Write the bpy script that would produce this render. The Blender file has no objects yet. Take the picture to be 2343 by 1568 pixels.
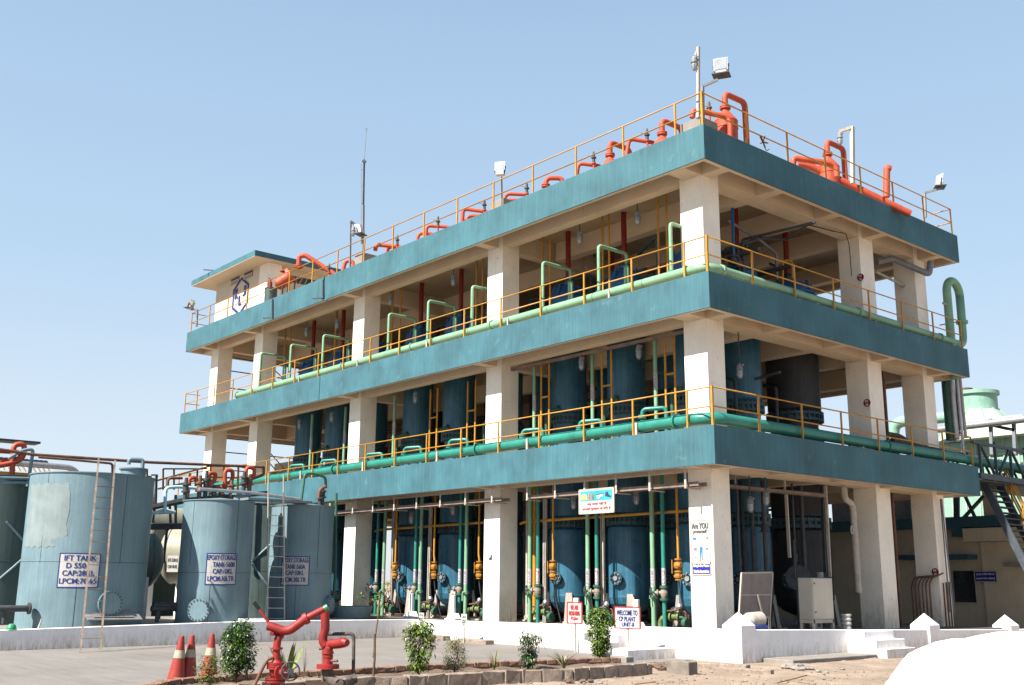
import bpy, math, random
from mathutils import Vector, Matrix
R_=math.radians
random.seed(7)
S=bpy.context.scene
# ------------------------------------------------------------------ camera
CAM=Vector((17.229,-21.7205,1.1246)); AZ,PI_,RO,FO=-0.863818,0.224349,0.0088028,2385.65
fwd=Vector((math.sin(AZ)*math.cos(PI_),math.cos(AZ)*math.cos(PI_),math.sin(PI_)))
_r=fwd.cross(Vector((0,0,1))).normalized(); _u=_r.cross(fwd)
rgt=_r*math.cos(RO)+_u*math.sin(RO); upv=-_r*math.sin(RO)+_u*math.cos(RO)
cd=bpy.data.cameras.new('camera'); cam=bpy.data.objects.new('camera',cd); S.collection.objects.link(cam)
cd.sensor_width=36; cd.lens=FO/2342*36; cd.clip_start=.1; cd.clip_end=3000
cam.matrix_world=Matrix(((rgt.x,upv.x,-fwd.x,CAM.x),(rgt.y,upv.y,-fwd.y,CAM.y),(rgt.z,upv.z,-fwd.z,CAM.z),(0,0,0,1)))
S.camera=cam
S.render.resolution_x=1024; S.render.resolution_y=685
# ------------------------------------------------------------------ light
SD=Vector((.02,1,-1.06)).normalized()      # direction sunlight travels
el=math.asin(-SD.z)
w=bpy.data.worlds.new('World'); S.world=w; w.use_nodes=True
nt=w.node_tree; bg=nt.nodes['Background']; sky=nt.nodes.new('ShaderNodeTexSky')
sky.sky_type='NISHITA'; sky.sun_disc=False; sky.sun_elevation=el
sky.sun_rotation=math.atan2(-SD.x,-SD.y); sky.altitude=0; sky.air_density=1.15; sky.dust_density=.6; sky.ozone_density=2.5
tcw=nt.nodes.new('ShaderNodeTexCoord'); sep=nt.nodes.new('ShaderNodeSeparateXYZ'); nt.links.new(tcw.outputs['Generated'],sep.inputs[0])
rp=nt.nodes.new('ShaderNodeValToRGB'); nt.links.new(sep.outputs[2],rp.inputs[0]); e=rp.color_ramp.elements
for i,(p_,c_) in enumerate(((0,(.60,.655,.72)),(.13,(.54,.625,.715)),(.28,(.41,.55,.70)),(.48,(.335,.48,.655)),(.8,(.15,.25,.42)))):
    q_=e[i] if i<2 else e.new(p_); q_.position=p_; q_.color=(*c_,1)
scl=nt.nodes.new('ShaderNodeMix'); scl.data_type='RGBA'; scl.blend_type='MULTIPLY'; scl.inputs[0].default_value=1; scl.inputs[7].default_value=(10.2,10.2,10.2,1)
nt.links.new(rp.outputs[0],scl.inputs[6])
mx=nt.nodes.new('ShaderNodeMix'); mx.data_type='RGBA'; mx.inputs[0].default_value=.8
nt.links.new(sky.outputs[0],mx.inputs[6]); nt.links.new(scl.outputs[2],mx.inputs[7]); nt.links.new(mx.outputs[2],bg.inputs[0]); bg.inputs[1].default_value=.05
sl=bpy.data.lights.new('sun','SUN'); sl.energy=5; sl.angle=R_(.5); sl.color=(1,.94,.86)
so=bpy.data.objects.new('sun',sl); S.collection.objects.link(so); so.rotation_euler=SD.to_track_quat('-Z','Y').to_euler()
S.view_settings.view_transform='Standard'; S.view_settings.look='None'; S.view_settings.gamma=1; S.view_settings.exposure=1.45
# ------------------------------------------------------------------ helpers
def ray(px,py): return fwd*FO+rgt*(px-1171)-upv*(py-784)
def at(px,py,ax,v):
    d=ray(px,py); i='xyz'.index(ax); t=(v-CAM[i])/d[i]; return CAM+d*t
FH=Vector((math.sin(AZ),math.cos(AZ),0))
def atd(px,py,dep):
    d=ray(px,py); return CAM+d*(dep/d.dot(FH))
def dep(p): return (Vector(p)-CAM).dot(FH)
OFF={}
def link(o): S.collection.objects.link(o)
def thing(name,label,cat,loc=(0,0,0),group=None,kind=None):
    o=bpy.data.objects.new(name,None); link(o); o.location=loc; o.empty_display_size=.2
    OFF[o.name]=Vector(loc); o['label']=label; o['category']=cat
    if group:o['group']=group
    if kind:o['kind']=kind
    return o
def tag(o,label=None,cat=None,group=None,kind=None):
    if label:o['label']=label
    if cat:o['category']=cat
    if group:o['group']=group
    if kind:o['kind']=kind
    return o
def kids(o): return [c for c in S.collection.objects if c.parent==o]
def dup(root,loc,label=None,group=None,ch=None):
    r=root.copy(); link(r); r.location=loc; OFF[r.name]=Vector(loc)
    if label:r['label']=label
    if group:r['group']=group
    for c in root.children:
        n=c.copy(); link(n); n.parent=r
        for g in c.children:
            m=g.copy(); link(m); m.parent=n
    return r
class MB:
    def __init__(s): s.v=[];s.f=[];s.s=[]
    def add(s,vs,fs,sm=False):
        b=len(s.v); s.v+= [tuple(v) for v in vs]; s.f+=[tuple(b+i for i in f) for f in fs]; s.s+=[sm]*len(fs); return s
    def box(s,x0,y0,z0,x1,y1,z1):
        if x0>x1:x0,x1=x1,x0
        if y0>y1:y0,y1=y1,y0
        if z0>z1:z0,z1=z1,z0
        return s.add([(x0,y0,z0),(x1,y0,z0),(x1,y1,z0),(x0,y1,z0),(x0,y0,z1),(x1,y0,z1),(x1,y1,z1),(x0,y1,z1)],
          [(0,3,2,1),(4,5,6,7),(0,1,5,4),(1,2,6,5),(2,3,7,6),(3,0,4,7)])
    def hexa(s,a,b):  # two quads (lists of 4 pts) bottom, top
        return s.add(list(a)+list(b),[(0,3,2,1),(4,5,6,7),(0,1,5,4),(1,2,6,5),(2,3,7,6),(3,0,4,7)])
    def bar(s,p,q,w,h=None,up=(0,0,1)):
        p=Vector(p);q=Vector(q);h=h or w;d=(q-p).normalized();u=Vector(up)
        if abs(d.dot(u))>.98:u=Vector((0,1,0))
        a=d.cross(u).normalized()*w/2;b=a.cross(d).normalized()*h/2
        return s.hexa([p-a-b,p+a-b,p+a+b,p-a+b],[q-a-b,q+a-b,q+a+b,q-a+b])
    def ring(s,c,d,r,n,ref=None):
        d=Vector(d).normalized();u=Vector(ref) if ref else (Vector((0,0,1)) if abs(d.z)<.9 else Vector((1,0,0)))
        a=d.cross(u).normalized();b=d.cross(a)
        return [Vector(c)+a*r*math.cos(2*math.pi*i/n)+b*r*math.sin(2*math.pi*i/n) for i in range(n)],a
    def cyl(s,p,q,r,r2=None,n=16,caps=True):
        p=Vector(p);q=Vector(q);r2=r if r2 is None else r2;d=q-p
        A,_=s.ring(p,d,r,n);B,_=s.ring(q,d,r2,n)
        s.add(A+B,[(i,(i+1)%n,n+(i+1)%n,n+i) for i in range(n)],True)
        if caps:
            if r>0:s.add(A,[tuple(range(n))[::-1]])
            if r2>0:s.add(B,[tuple(range(n))])
        return s
    def pipe(s,pts,r,bend=None,n=10,caps=True,seg=5):
        P=[Vector(p) for p in pts]; bend=r*2.2 if bend is None else bend; Q=[P[0]]
        for i in range(1,len(P)-1):
            a=P[i-1]-P[i];b=P[i+1]-P[i];t=min(bend,a.length*.49,b.length*.49)
            a.normalize();b.normalize()
            p0=P[i]+a*t;p2=P[i]+b*t
            for k in range(seg+1):
                u=k/seg;Q.append(p0*(1-u)**2+P[i]*2*u*(1-u)+p2*u*u)
        Q.append(P[-1]); m=len(Q)
        T=[(Q[min(i+1,m-1)]-Q[max(i-1,0)]).normalized() for i in range(m)]
        u=Vector((0,0,1)) if abs(T[0].z)<.9 else Vector((1,0,0)); a=T[0].cross(u).normalized()
        V=[]
        for i in range(m):
            a=(a-T[i]*a.dot(T[i])).normalized();b=T[i].cross(a)
            V+=[Q[i]+a*r*math.cos(2*math.pi*k/n)+b*r*math.sin(2*math.pi*k/n) for k in range(n)]
        F=[(i*n+k,i*n+(k+1)%n,(i+1)*n+(k+1)%n,(i+1)*n+k) for i in range(m-1) for k in range(n)]
        s.add(V,F,True)
        if caps: s.add(V[:n],[tuple(range(n))[::-1]]);s.add(V[-n:],[tuple(range(n))])
        return s
    def lathe(s,prof,c=(0,0,0),axis=(0,0,1),n=24,sm=True):
        c=Vector(c);d=Vector(axis).normalized();R=[]
        u=Vector((0,0,1)) if abs(d.z)<.9 else Vector((1,0,0));a=d.cross(u).normalized();b=d.cross(a)
        for r,z in prof: R.append([c+d*z+a*max(r,1e-4)*math.cos(2*math.pi*i/n)+b*max(r,1e-4)*math.sin(2*math.pi*i/n) for i in range(n)])
        for j in range(len(R)-1): s.add(R[j]+R[j+1],[(i,(i+1)%n,n+(i+1)%n,n+i) for i in range(n)],sm)
        return s
    def prism(s,pts,ext):
        n=len(pts);P=[Vector(p) for p in pts];e=Vector(ext)
        return s.add(P+[p+e for p in P],[tuple(range(n))[::-1],tuple(range(n,2*n))]+[(i,(i+1)%n,n+(i+1)%n,n+i) for i in range(n)])
    def torus(s,c,axis,R,r,n=20,m=6):
        d=Vector(axis).normalized();A,_=s.ring(c,d,1,n);c=Vector(c);V=[]
        for p in A:
            o=p-c
            V+=[c+o*(R+r*math.cos(2*math.pi*k/m))+d*r*math.sin(2*math.pi*k/m) for k in range(m)]
        return s.add(V,[(i*m+k,((i+1)%n)*m+k,((i+1)%n)*m+(k+1)%m,i*m+(k+1)%m) for i in range(n) for k in range(m)],True)
    def build(s,name,mat,parent=None,bevel=0):
        me=bpy.data.meshes.new(name); off=OFF.get(parent.name if parent else '',Vector((0,0,0)))
        me.from_pydata([(v[0]-off.x,v[1]-off.y,v[2]-off.z) for v in s.v],[],s.f); me.update()
        me.polygons.foreach_set('use_smooth',s.s)
        me.materials.append(mat); o=bpy.data.objects.new(name,me); link(o)
        if parent: o.parent=parent
        OFF[o.name]=off
        if bevel:
            import bmesh
            b=bmesh.new();b.from_mesh(me);bmesh.ops.remove_doubles(b,verts=b.verts,dist=1e-5)
            bmesh.ops.recalc_face_normals(b,faces=b.faces);b.to_mesh(me);b.free()
            m=o.modifiers.new('bevel','BEVEL');m.width=bevel;m.segments=2;m.limit_method='ANGLE'
        else:
            import bmesh
            b=bmesh.new();b.from_mesh(me);bmesh.ops.recalc_face_normals(b,faces=b.faces);b.to_mesh(me);b.free()
        return o
# ------------------------------------------------------------------ materials
def N(t,k,**a):
    n=t.nodes.new('ShaderNode'+k)
    for x,y in a.items(): setattr(n,x,y)
    return n
def mat(name,col,rough=.6,var=.12,vscale=1.5,streak=0,dirt=None,dam=.0,dscale=4,metal=0,bump=.0,bscale=60,spec=.4,low=None,alpha=1,fine=.06):
    """painted / concrete / metal surface: large patchy variation, vertical streaks, dirt blotches, fine grain"""
    m=bpy.data.materials.new(name); m.use_nodes=True; t=m.node_tree; p=t.nodes['Principled BSDF']
    tc=N(t,'TexCoord'); geo=N(t,'NewGeometry'); P=geo.outputs['Position']
    def noise(scale,det=5,vec=P,ro=.6):
        n=N(t,'TexNoise'); n.inputs['Scale'].default_value=scale; n.inputs['Detail'].default_value=det; n.inputs['Roughness'].default_value=ro
        t.links.new(vec,n.inputs['Vector']); return n.outputs['Fac']
    def mapr(v,a,b,c,d):
        r=N(t,'MapRange'); t.links.new(v,r.inputs[0])
        for i,x in enumerate((a,b,c,d)): r.inputs[i+1].default_value=x
        return r.outputs[0]
    def mix(f,a,b,mode='MIX'):
        x=N(t,'Mix',data_type='RGBA',blend_type=mode)
        for i,v in ((0,f),(6,a),(7,b)):
            if isinstance(v,(int,float)): x.inputs[i].default_value=v
            elif isinstance(v,tuple): x.inputs[i].default_value=(*v,1)
            else: t.links.new(v,x.inputs[i])
        return x.outputs[2]
    dark=tuple(c*(1-var*2.2) for c in col); lite=tuple(min(1,c*(1+var*1.3)) for c in col)
    c=mix(mapr(noise(vscale),.3,.7,0,1),dark,lite)
    if streak:
        mp=N(t,'Mapping'); mp.inputs['Scale'].default_value=(7,7,.35); t.links.new(P,mp.inputs[0])
        s=noise(1.6,6,mp.outputs[0],.7); c=mix(mapr(s,.45,.75,0,streak),c,tuple(min(1,x*1.7+.05) for x in col))
        s2=noise(2.7,4,mp.outputs[0]); c=mix(mapr(s2,.52,.8,0,streak),c,tuple(x*.45 for x in col))
    c=mix(mapr(noise(28,3),.35,.65,0,fine*4),c,tuple(x*.75 for x in col))
    if dirt:
        f=mapr(noise(dscale,8,ro=.7),.62-dam*.25,.78-dam*.15,0,1)
        c=mix(f,c,dirt)
    if low:   # splash dirt near the foot: (z0,z1,colour)
        z=N(t,'SeparateXYZ'); t.links.new(P,z.inputs[0])
        f=mapr(z.outputs[2],low[0],low[1],1,0); mp=N(t,'Mapping'); mp.inputs['Scale'].default_value=(3,3,.8); t.links.new(P,mp.inputs[0])
        g=mapr(noise(3,7,mp.outputs[0],.7),.38,.62,0,1); mm=N(t,'Math',operation='MULTIPLY'); t.links.new(f,mm.inputs[0]); t.links.new(g,mm.inputs[1])
        c=mix(mm.outputs[0],c,low[2])
    t.links.new(c,p.inputs['Base Color'])
    p.inputs['Roughness'].default_value=rough; p.inputs['Metallic'].default_value=metal; p.inputs['Specular IOR Level'].default_value=spec
    rr=mapr(noise(vscale*4,3),.3,.7,max(.05,rough-.12),min(1,rough+.12)); t.links.new(rr,p.inputs['Roughness'])
    if bump:
        b=N(t,'Bump'); b.inputs['Strength'].default_value=bump; b.inputs['Distance'].default_value=.02
        t.links.new(noise(bscale,6),b.inputs['Height']); t.links.new(b.outputs[0],p.inputs['Normal'])
    return m
RUST=(.14,.06,.03)
M={}
M['teal']=mat('teal_wall_paint',(.034,.112,.138),.7,.18,.6,.26,(.085,.17,.175),.14,2.2,bump=.15,bscale=25)
M['cream']=mat('cream_wall_paint',(.60,.48,.35),.75,.06,.7,.06,(.30,.21,.13),.02,3,bump=.12,bscale=20)
M['cream2']=mat('cream_room_paint',(.52,.46,.37),.75,.05,.7,.05,(.45,.36,.26),.0,3,bump=.1,bscale=20)
M['column']=mat('column_paint',(.80,.74,.64),.75,.07,.8,.12,(.30,.23,.16),.06,6,bump=.12,bscale=20,low=(-.3,.9,(.42,.33,.25)))
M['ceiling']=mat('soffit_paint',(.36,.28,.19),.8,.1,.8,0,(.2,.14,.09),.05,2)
M['white']=mat('whitewash',(.78,.76,.76),.8,.05,1.1,.18,(.20,.16,.13),.10,8,bump=.3,bscale=18,low=(-.85,-.35,(.36,.24,.15)))
M['yellow']=mat('yellow_pipe_paint',(.42,.20,.018),.5,.12,3,0,(.3,.13,.04),.02,14)
M['ltgreen']=mat('light_green_paint',(.17,.315,.195),.4,.08,2,.1,(.12,.25,.14),.0,8)
M['dkgreen']=mat('sea_green_paint',(.02,.18,.14),.4,.1,2,.1,(.02,.12,.09),.0,8)
M['dullgreen']=mat('dull_green_paint',(.03,.10,.065),.5,.15,3,.1,(.08,.06,.04),.05,8)
M['olive']=mat('olive_green_paint',(.12,.15,.055),.5,.2,6,.0,(.12,.07,.04),.08,12)
M['blue']=mat('blue_vessel_paint',(.022,.098,.155),.38,.15,1.5,.5,(.03,.07,.10),.05,3)
M['blue2']=mat('blue_dome_paint',(.012,.09,.24),.35,.12,2,.1)
M['tank']=mat('blue_grey_tank_paint',(.125,.195,.225),.55,.09,.7,.25,(.15,.165,.16),.04,1.1,bump=.04,bscale=8)
M['tankfade']=mat('faded_patch_paint',(.175,.22,.222),.6,.1,2,.15)
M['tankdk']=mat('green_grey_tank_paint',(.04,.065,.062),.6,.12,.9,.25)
M['tankline']=mat('weld_seam',(.035,.055,.065),.6)
M['creamtank']=mat('cream_tank_paint',(.27,.26,.20),.5,.1,.9,.25,(.28,.22,.14),.03,2)
M['red']=mat('orange_red_paint',(.36,.055,.022),.6,.1,2,.12,(.32,.12,.075),.05,4)
M['hydred']=mat('hydrant_red_paint',(.22,.011,.009),.6,.2,3,.12,(.2,.06,.04),.05,9)
M['dkred']=mat('dark_red_paint',(.20,.015,.012),.45,.12,3)
M['rust']=mat('rusty_pipe',(.13,.06,.035),.7,.25,3,.2,(.22,.16,.13),.12,7)
M['rustw']=mat('weathered_white_steel',(.38,.34,.29),.6,.12,3,.3,(.24,.12,.07),.15,9)
M['tray']=mat('weathered_tray_steel',(.20,.145,.115),.7,.2,3,0,(.12,.06,.04),.15,9)
M['steel']=mat('grey_steel_paint',(.17,.185,.20),.55,.1,3,.1,RUST,.02,8)
M['dksteel']=mat('dark_steel',(.045,.05,.055),.6,.2,4,0,(.10,.06,.04),.05,8)
M['silver']=mat('aluminium_cladding',(.40,.40,.41),.35,.1,6,.0,(.25,.2,.17),.06,9,metal=.6)
M['grime']=mat('grimy_insulation',(.09,.07,.06),.9,.3,5,0,(.45,.40,.34),.12,7,bump=.6,bscale=12)
M['concrete']=mat('bare_concrete',(.21,.19,.165),.9,.12,2,.12,(.2,.16,.12),.08,6,bump=.4,bscale=25)
M['asphalt']=mat('pale_yard_concrete',(.178,.163,.148),.9,.08,.5,0,(.12,.108,.098),.10,1.2,bump=.25,bscale=45)
M['dirt']=mat('dry_brown_soil',(.262,.20,.15),.95,.16,1.1,0,(.15,.105,.075),.12,3,bump=.9,bscale=14,fine=.12)
M['soil']=mat('planter_soil',(.14,.095,.065),.95,.2,2,0,(.24,.18,.13),.1,6,bump=.9,bscale=25)
M['stone']=mat('crumbly_stone',(.25,.195,.155),.9,.2,9,0,(.22,.15,.11),.1,12,bump=.7,bscale=40)
M['tarp']=mat('white_plastic_tarp',(.84,.83,.80),.5,.03,2,0,(.62,.5,.4),-.12,3)
M['black']=mat('black_rubber',(.015,.015,.016),.5)
M['glass']=mat('dull_glass',(.30,.33,.35),.12,.1,6,spec=.8)
M['dkglass']=mat('dark_window_glass',(.02,.024,.028),.08,.1,3,spec=.8)
M['wbox']=mat('pale_sheet_metal',(.42,.39,.33),.5,.06,2,.12,(.3,.24,.18),.02,6)
M['panel']=mat('brown_board',(.20,.165,.15),.7,.1,4,.2)
M['signw']=mat('sign_white',(.40,.385,.36),.5,.03,8,0,(.6,.5,.4),.0,20)
M['signblue']=mat('sign_navy',(.02,.02,.24),.4)
M['cyan']=mat('sign_cyan',(.03,.30,.38),.4)
M['txtblue']=mat('lettering_blue',(.008,.025,.16),.5)
M['txtred']=mat('lettering_red',(.35,.02,.02),.5)
M['txtgrey']=mat('lettering_grey',(.05,.06,.06),.5)
M['txtwhite']=mat('lettering_white',(.82,.80,.78),.5)
M['cone']=mat('cone_orange_plastic',(.26,.03,.02),.5,.06,4,0,(.28,.06,.04),.03,9)
M['band']=mat('cone_cream_band',(.36,.30,.21),.6,.08,9)
M['leaf']=mat('glossy_green_leaf',(.04,.095,.012),.38,.3,9,spec=.5)
M['leafy']=mat('yellow_green_leaf',(.13,.185,.02),.4,.25,9,spec=.5)
M['leafpale']=mat('pale_grey_green_leaf',(.13,.155,.06),.5,.25,9)
M['leafdk']=mat('dark_green_leaf',(.018,.04,.009),.4,.3,9)
M['dry']=mat('dry_straw_stem',(.22,.155,.085),.8,.2,9)
M['bark']=mat('thin_bark',(.10,.065,.04),.85,.2,9)
M['flower']=mat('pink_red_flower',(.5,.02,.08),.5)
M['corr']=mat('corrugated_sheet',(.20,.19,.19),.7,.12,2,.3,(.2,.12,.09),.1,3)
M['mint']=mat('mint_fibreglass',(.19,.33,.26),.5,.08,2,.15,(.25,.4,.32),.03,4)
M['mintlite']=mat('pale_mint_fibreglass',(.30,.36,.29),.55,.08,2,.1)
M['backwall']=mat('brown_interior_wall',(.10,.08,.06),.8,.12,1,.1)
M['beige']=mat('beige_shed_wall',(.5,.42,.31),.8,.08,1,.15,(.14,.11,.08),.03,3)
M['tealdk']=mat('dark_teal_trim',(.025,.08,.105),.7,.12,2,.15)
M['helmet']=mat('green_helmet_plastic',(.025,.22,.10),.35)
M['bluebin']=mat('blue_plastic',(.03,.09,.38),.45)
M['orangedrum']=mat('orange_drum_paint',(.40,.05,.015),.5,.1,2)
M['steelblue_shaded']=mat('shade_toned_blue_steel',(.045,.06,.075),.6,.15,3,.1,RUST,.05,8)  # blue-grey steel, its colour darkened to stand for shade at bridge and stair
# drag marks and faint joints across the yard
t_=M['asphalt'].node_tree;p_=t_.nodes['Principled BSDF'];src_=p_.inputs['Base Color'].links[0].from_socket
g_=N(t_,'NewGeometry');mp_=N(t_,'Mapping');mp_.inputs['Rotation'].default_value=(0,0,R_(-49));mp_.inputs['Scale'].default_value=(.35,3.2,1);t_.links.new(g_.outputs['Position'],mp_.inputs[0])
n_=N(t_,'TexNoise');n_.inputs['Scale'].default_value=1.3;n_.inputs['Detail'].default_value=8;n_.inputs['Roughness'].default_value=.75;t_.links.new(mp_.outputs[0],n_.inputs['Vector'])
r_=N(t_,'MapRange');t_.links.new(n_.outputs['Fac'],r_.inputs[0])
for i_,x_ in enumerate((.3,.72,.82,1.13)): r_.inputs[i_+1].default_value=x_
v_=N(t_,'Vector Math'.replace(' ',''),operation='SCALE') if False else N(t_,'VectorMath',operation='SCALE')
t_.links.new(src_,v_.inputs[0]);t_.links.new(r_.outputs[0],v_.inputs['Scale']);t_.links.new(v_.outputs[0],p_.inputs['Base Color'])
# ------------------------------------------------------------------ lettering
def textmesh(body,w,h,bold=.0):
    cu=bpy.data.curves.new('lettering','FONT'); cu.body=body; cu.size=1; cu.offset=bold; cu.resolution_u=3
    o=bpy.data.objects.new('lettering',cu); link(o)
    bpy.context.view_layer.update()
    me=bpy.data.meshes.new_from_object(o.evaluated_get(bpy.context.evaluated_depsgraph_get()))
    bpy.data.objects.remove(o)
    vs=[v.co.copy() for v in me.vertices]; fs=[tuple(p.vertices) for p in me.polygons]
    bpy.data.meshes.remove(me)
    if not vs: return [],[]
    x0=min(v.x for v in vs);x1=max(v.x for v in vs);y0=min(v.y for v in vs);y1=max(v.y for v in vs)
    sx=w/(x1-x0); sy=h/(y1-y0)
    return [((v.x-x0)*sx-w/2,(v.y-y0)*sy) for v in vs],fs
def text(lines,O,X,Y,m,parent,off=.006,bold=.026,name='lettering',cyl=None):
    """lines: (body, centre u, baseline v, width, height) on plane O + u X + v Y; cyl=(cx,cy,r) wraps it round a tank"""
    X=Vector(X).normalized();Y=Vector(Y).normalized();n=X.cross(Y);O=Vector(O);mb=MB()
    for body,u,v,w_,h_ in lines:
        vs,fs=textmesh(body,w_,h_,.006)
        for kk,(du,dv) in enumerate(((0,0),(-.5,.2),(.5,-.2),(-1,0),(1,0))):   # brush stroke width
            du*=h_*bold*1.6;dv*=h_*bold*1.2;f=off+.0007*kk
            if cyl:
                cx,cy,r,a0,z0=cyl
                P=[(cx+(r+f)*math.cos(a0+(u+du+a)/r),cy+(r+f)*math.sin(a0+(u+du+a)/r),z0+v+dv+b) for a,b in vs]
            else: P=[O+X*(u+du+a)+Y*(v+dv+b)+n*f for a,b in vs]
            mb.add(P,fs)
    return mb.build(name,m,parent)
# ------------------------------------------------------------------ setting
L,W,T=34.54,14.6,1.033
Z=[5.175,9.394,13.694]; ZG=-.78
def sheet(name,pts,z,m):
    mb=MB();mb.add([(x,y,z) for x,y in pts],[tuple(range(len(pts)))]); o=mb.build(name,m); tag(o,kind='structure'); return o
sheet('ground',[(-1500,-300),(1500,-300),(1500,2500),(-1500,2500)],ZG-.012,M['dirt'])
kb=[at(x,y,'z',-.58) for x,y in ((351,1566),(383,1557),(452,1551),(562,1543),(726,1535),(943,1523),(1087,1517),(1351,1507),(1416,1506))]
kb=[kb[0]+(kb[0]-kb[1]).normalized()*6]+kb
sheet('yard_pavement',[(p.x,p.y) for p in kb]+[(-.5,-1.6),(-.6,-.2),(-13,-.2),(-13,-60),(-2,-60)],ZG,M['asphalt'])
# rough earth near the kerbs: one relief sheet with clods
def relief(name,x0,x1,y0,y1,n,z,amp,m,seed):
    from mathutils import noise as NZ
    vs=[];nx=n;ny=int(n*(y1-y0)/(x1-x0))
    for j in range(ny+1):
        for i in range(nx+1):
            x=x0+(x1-x0)*i/nx;y=y0+(y1-y0)*j/ny
            e=min(1,min(i,nx-i,j,ny-j)/4)
            h=NZ.fractal(Vector((x*1.1,y*1.1,seed)),.9,2.2,5)*.5+NZ.fractal(Vector((x*5,y*5,seed)),.9,2.2,3)*.16
            vs.append((x,y,z-.05*(1-e)+amp*max(-.3,h)*e))
    mb=MB();mb.add(vs,[(j*(nx+1)+i,j*(nx+1)+i+1,(j+1)*(nx+1)+i+1,(j+1)*(nx+1)+i) for j in range(ny) for i in range(nx)],True)
    return tag(mb.build(name,m),kind='structure')
relief('soil_ground',1.2,9.5,-16,5.0,150,ZG-.005,.085,M['dirt'],3)
# building plinth wall
def zt_front(x): return -.2+(x+13)/13.85*.2
def zt_right(y): return max(-.34,-.022*(y+.3)) if y>4 else -.0304*(y+.3)
pw=thing('plinth_wall','low whitewashed wall round the foot of the open factory building, stained brown at its base','wall',(.5,0,ZG))
mb=MB();xs=[-13,-9,-5,-1,.85]
for a,b in zip(xs,xs[1:]):
    mb.hexa([(a,-.3,ZG-.1),(b,-.3,ZG-.1),(b,-.07,ZG-.1),(a,-.07,ZG-.1)],[(a,-.3,zt_front(a)),(b,-.3,zt_front(b)),(b,-.07,zt_front(b)),(a,-.07,zt_front(a))])
ys=[-.07,4.3,9,14.7,24]
for a,b in zip(ys,ys[1:]):
    mb.hexa([(.62,a,ZG-.1),(.85,a,ZG-.1),(.85,b,ZG-.1),(.62,b,ZG-.1)],[(.62,a,zt_right(a)),(.85,a,zt_right(a)),(.85,b,zt_right(b)),(.62,b,zt_right(b))])
mb.build('wall',M['white'],pw,.012)
def pyramid(cx,cy,w,z0,z1,z2):
    m=MB();h=w/2;b=[(cx-h,cy-h),(cx+h,cy-h),(cx+h,cy+h),(cx-h,cy+h)]
    m.hexa([(x,y,ZG-.1) for x,y in b],[(x,y,z1) for x,y in b])
    m.add([(x,y,z1+.001) for x,y in b]+[(cx,cy,z2)],[(0,1,4),(1,2,4),(2,3,4),(3,0,4)]); return m
pyramid(.585,-.035,.58,ZG,.09,.42).build('pyramid_post',M['white'],pw,.01)
for px in (2116,2301):
    q=at(px,1440,'x',.6); pyramid(.6,q.y,.62,ZG,zt_right(q.y)+.13,zt_right(q.y)+.48).build('pyramid_post',M['white'],pw,.01)
# tank bund wall along x=-13
bw=MB()
for a,b,za,zb in ((-40,-13.4,-.26,-.26),(-13.4,-6.3,-.26,-.155),(-6.3,-.07,-.155,-.2)):
    bw.hexa([(-13.25,a,ZG-.1),(-13.0,a,ZG-.1),(-13.0,b,ZG-.1),(-13.25,b,ZG-.1)],[(-13.25,a,za),(-13.0,a,za),(-13.0,b,zb),(-13.25,b,zb)])
o=bw.build('bund_wall',M['white'],None,.012);tag(o,'low lavender-white chipped wall running in front of the blue storage tanks','wall')
sheet('tank_yard_floor',[(-60,-40),(-13.24,-40),(-13.24,-.07),(-60,-.07)],-.32,M['concrete'])
# entrance steps of the right side
st=thing('concrete_steps','three whitewashed concrete steps up the shaded right side wall beside the dirt','steps',(1.5,5,ZG))
x1,x2,x3=[at(px,1480,'y',4.3).x for px in (1979,2004.5,2027.5)]
yb=at(2044,1450,'x',x1).y
for i,(xa,z) in enumerate(((x1,-.13),(x2,-.335),(x3,-.55))):
    m=MB();m.box(.853 if i==0 else (x1,x2)[i-1]+.002,4.3,ZG-.1,xa,yb,z);m.build('step',M['white'],st,.012)
mb=MB();q=at(1727,1500,'z',ZG+.04);mb.box(.856,.5,ZG-.05,1.75,4.29,ZG+.09);o=mb.build('drain_slab',M['concrete'],None,.02);tag(o,'thin broken concrete drain slab at the foot of the shaded wall','slab')
# left entrance steps
st=thing('concrete_steps','white steps with a low landing block against the sunlit plinth, behind the welcome board','steps',(-3.5,-.8,ZG))
xs_=at(1431,1460,'y',-.3).x; y1=at(1413,1460,'x',xs_).y; y2=at(1395,1475,'x',xs_).y
for ya,yz,z in ((-.303,y1,-.28),(y1-.002,y2,-.46)):
    m=MB();m.box(xs_-1.3,ya,ZG-.1,xs_,yz,z);m.build('step',M['white'],st,.012)
P_=at(1436,1512,'z',ZG); m=MB();m.box(P_.x-.75,P_.y,ZG-.1,P_.x,-.305,ZG+.25);m.build('landing',M['white'],st,.012)
m=MB();m.box(-9.6,-.95,ZG-.05,-8.2,-.6,ZG+.13);o=m.build('loose_kerb_block',M['stone'],None,.02);tag(o,'reddish block lying on the yard below the second factory pillar','block',group='loose blocks on the yard')
m=MB();m.box(-11.6,-.75,ZG-.05,-10.6,-.45,ZG+.15);o=m.build('loose_kerb_block',M['stone'],None,.02);tag(o,'dark reddish block against the stained plinth, behind the yellow-green bush','block',group='loose blocks on the yard')
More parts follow.
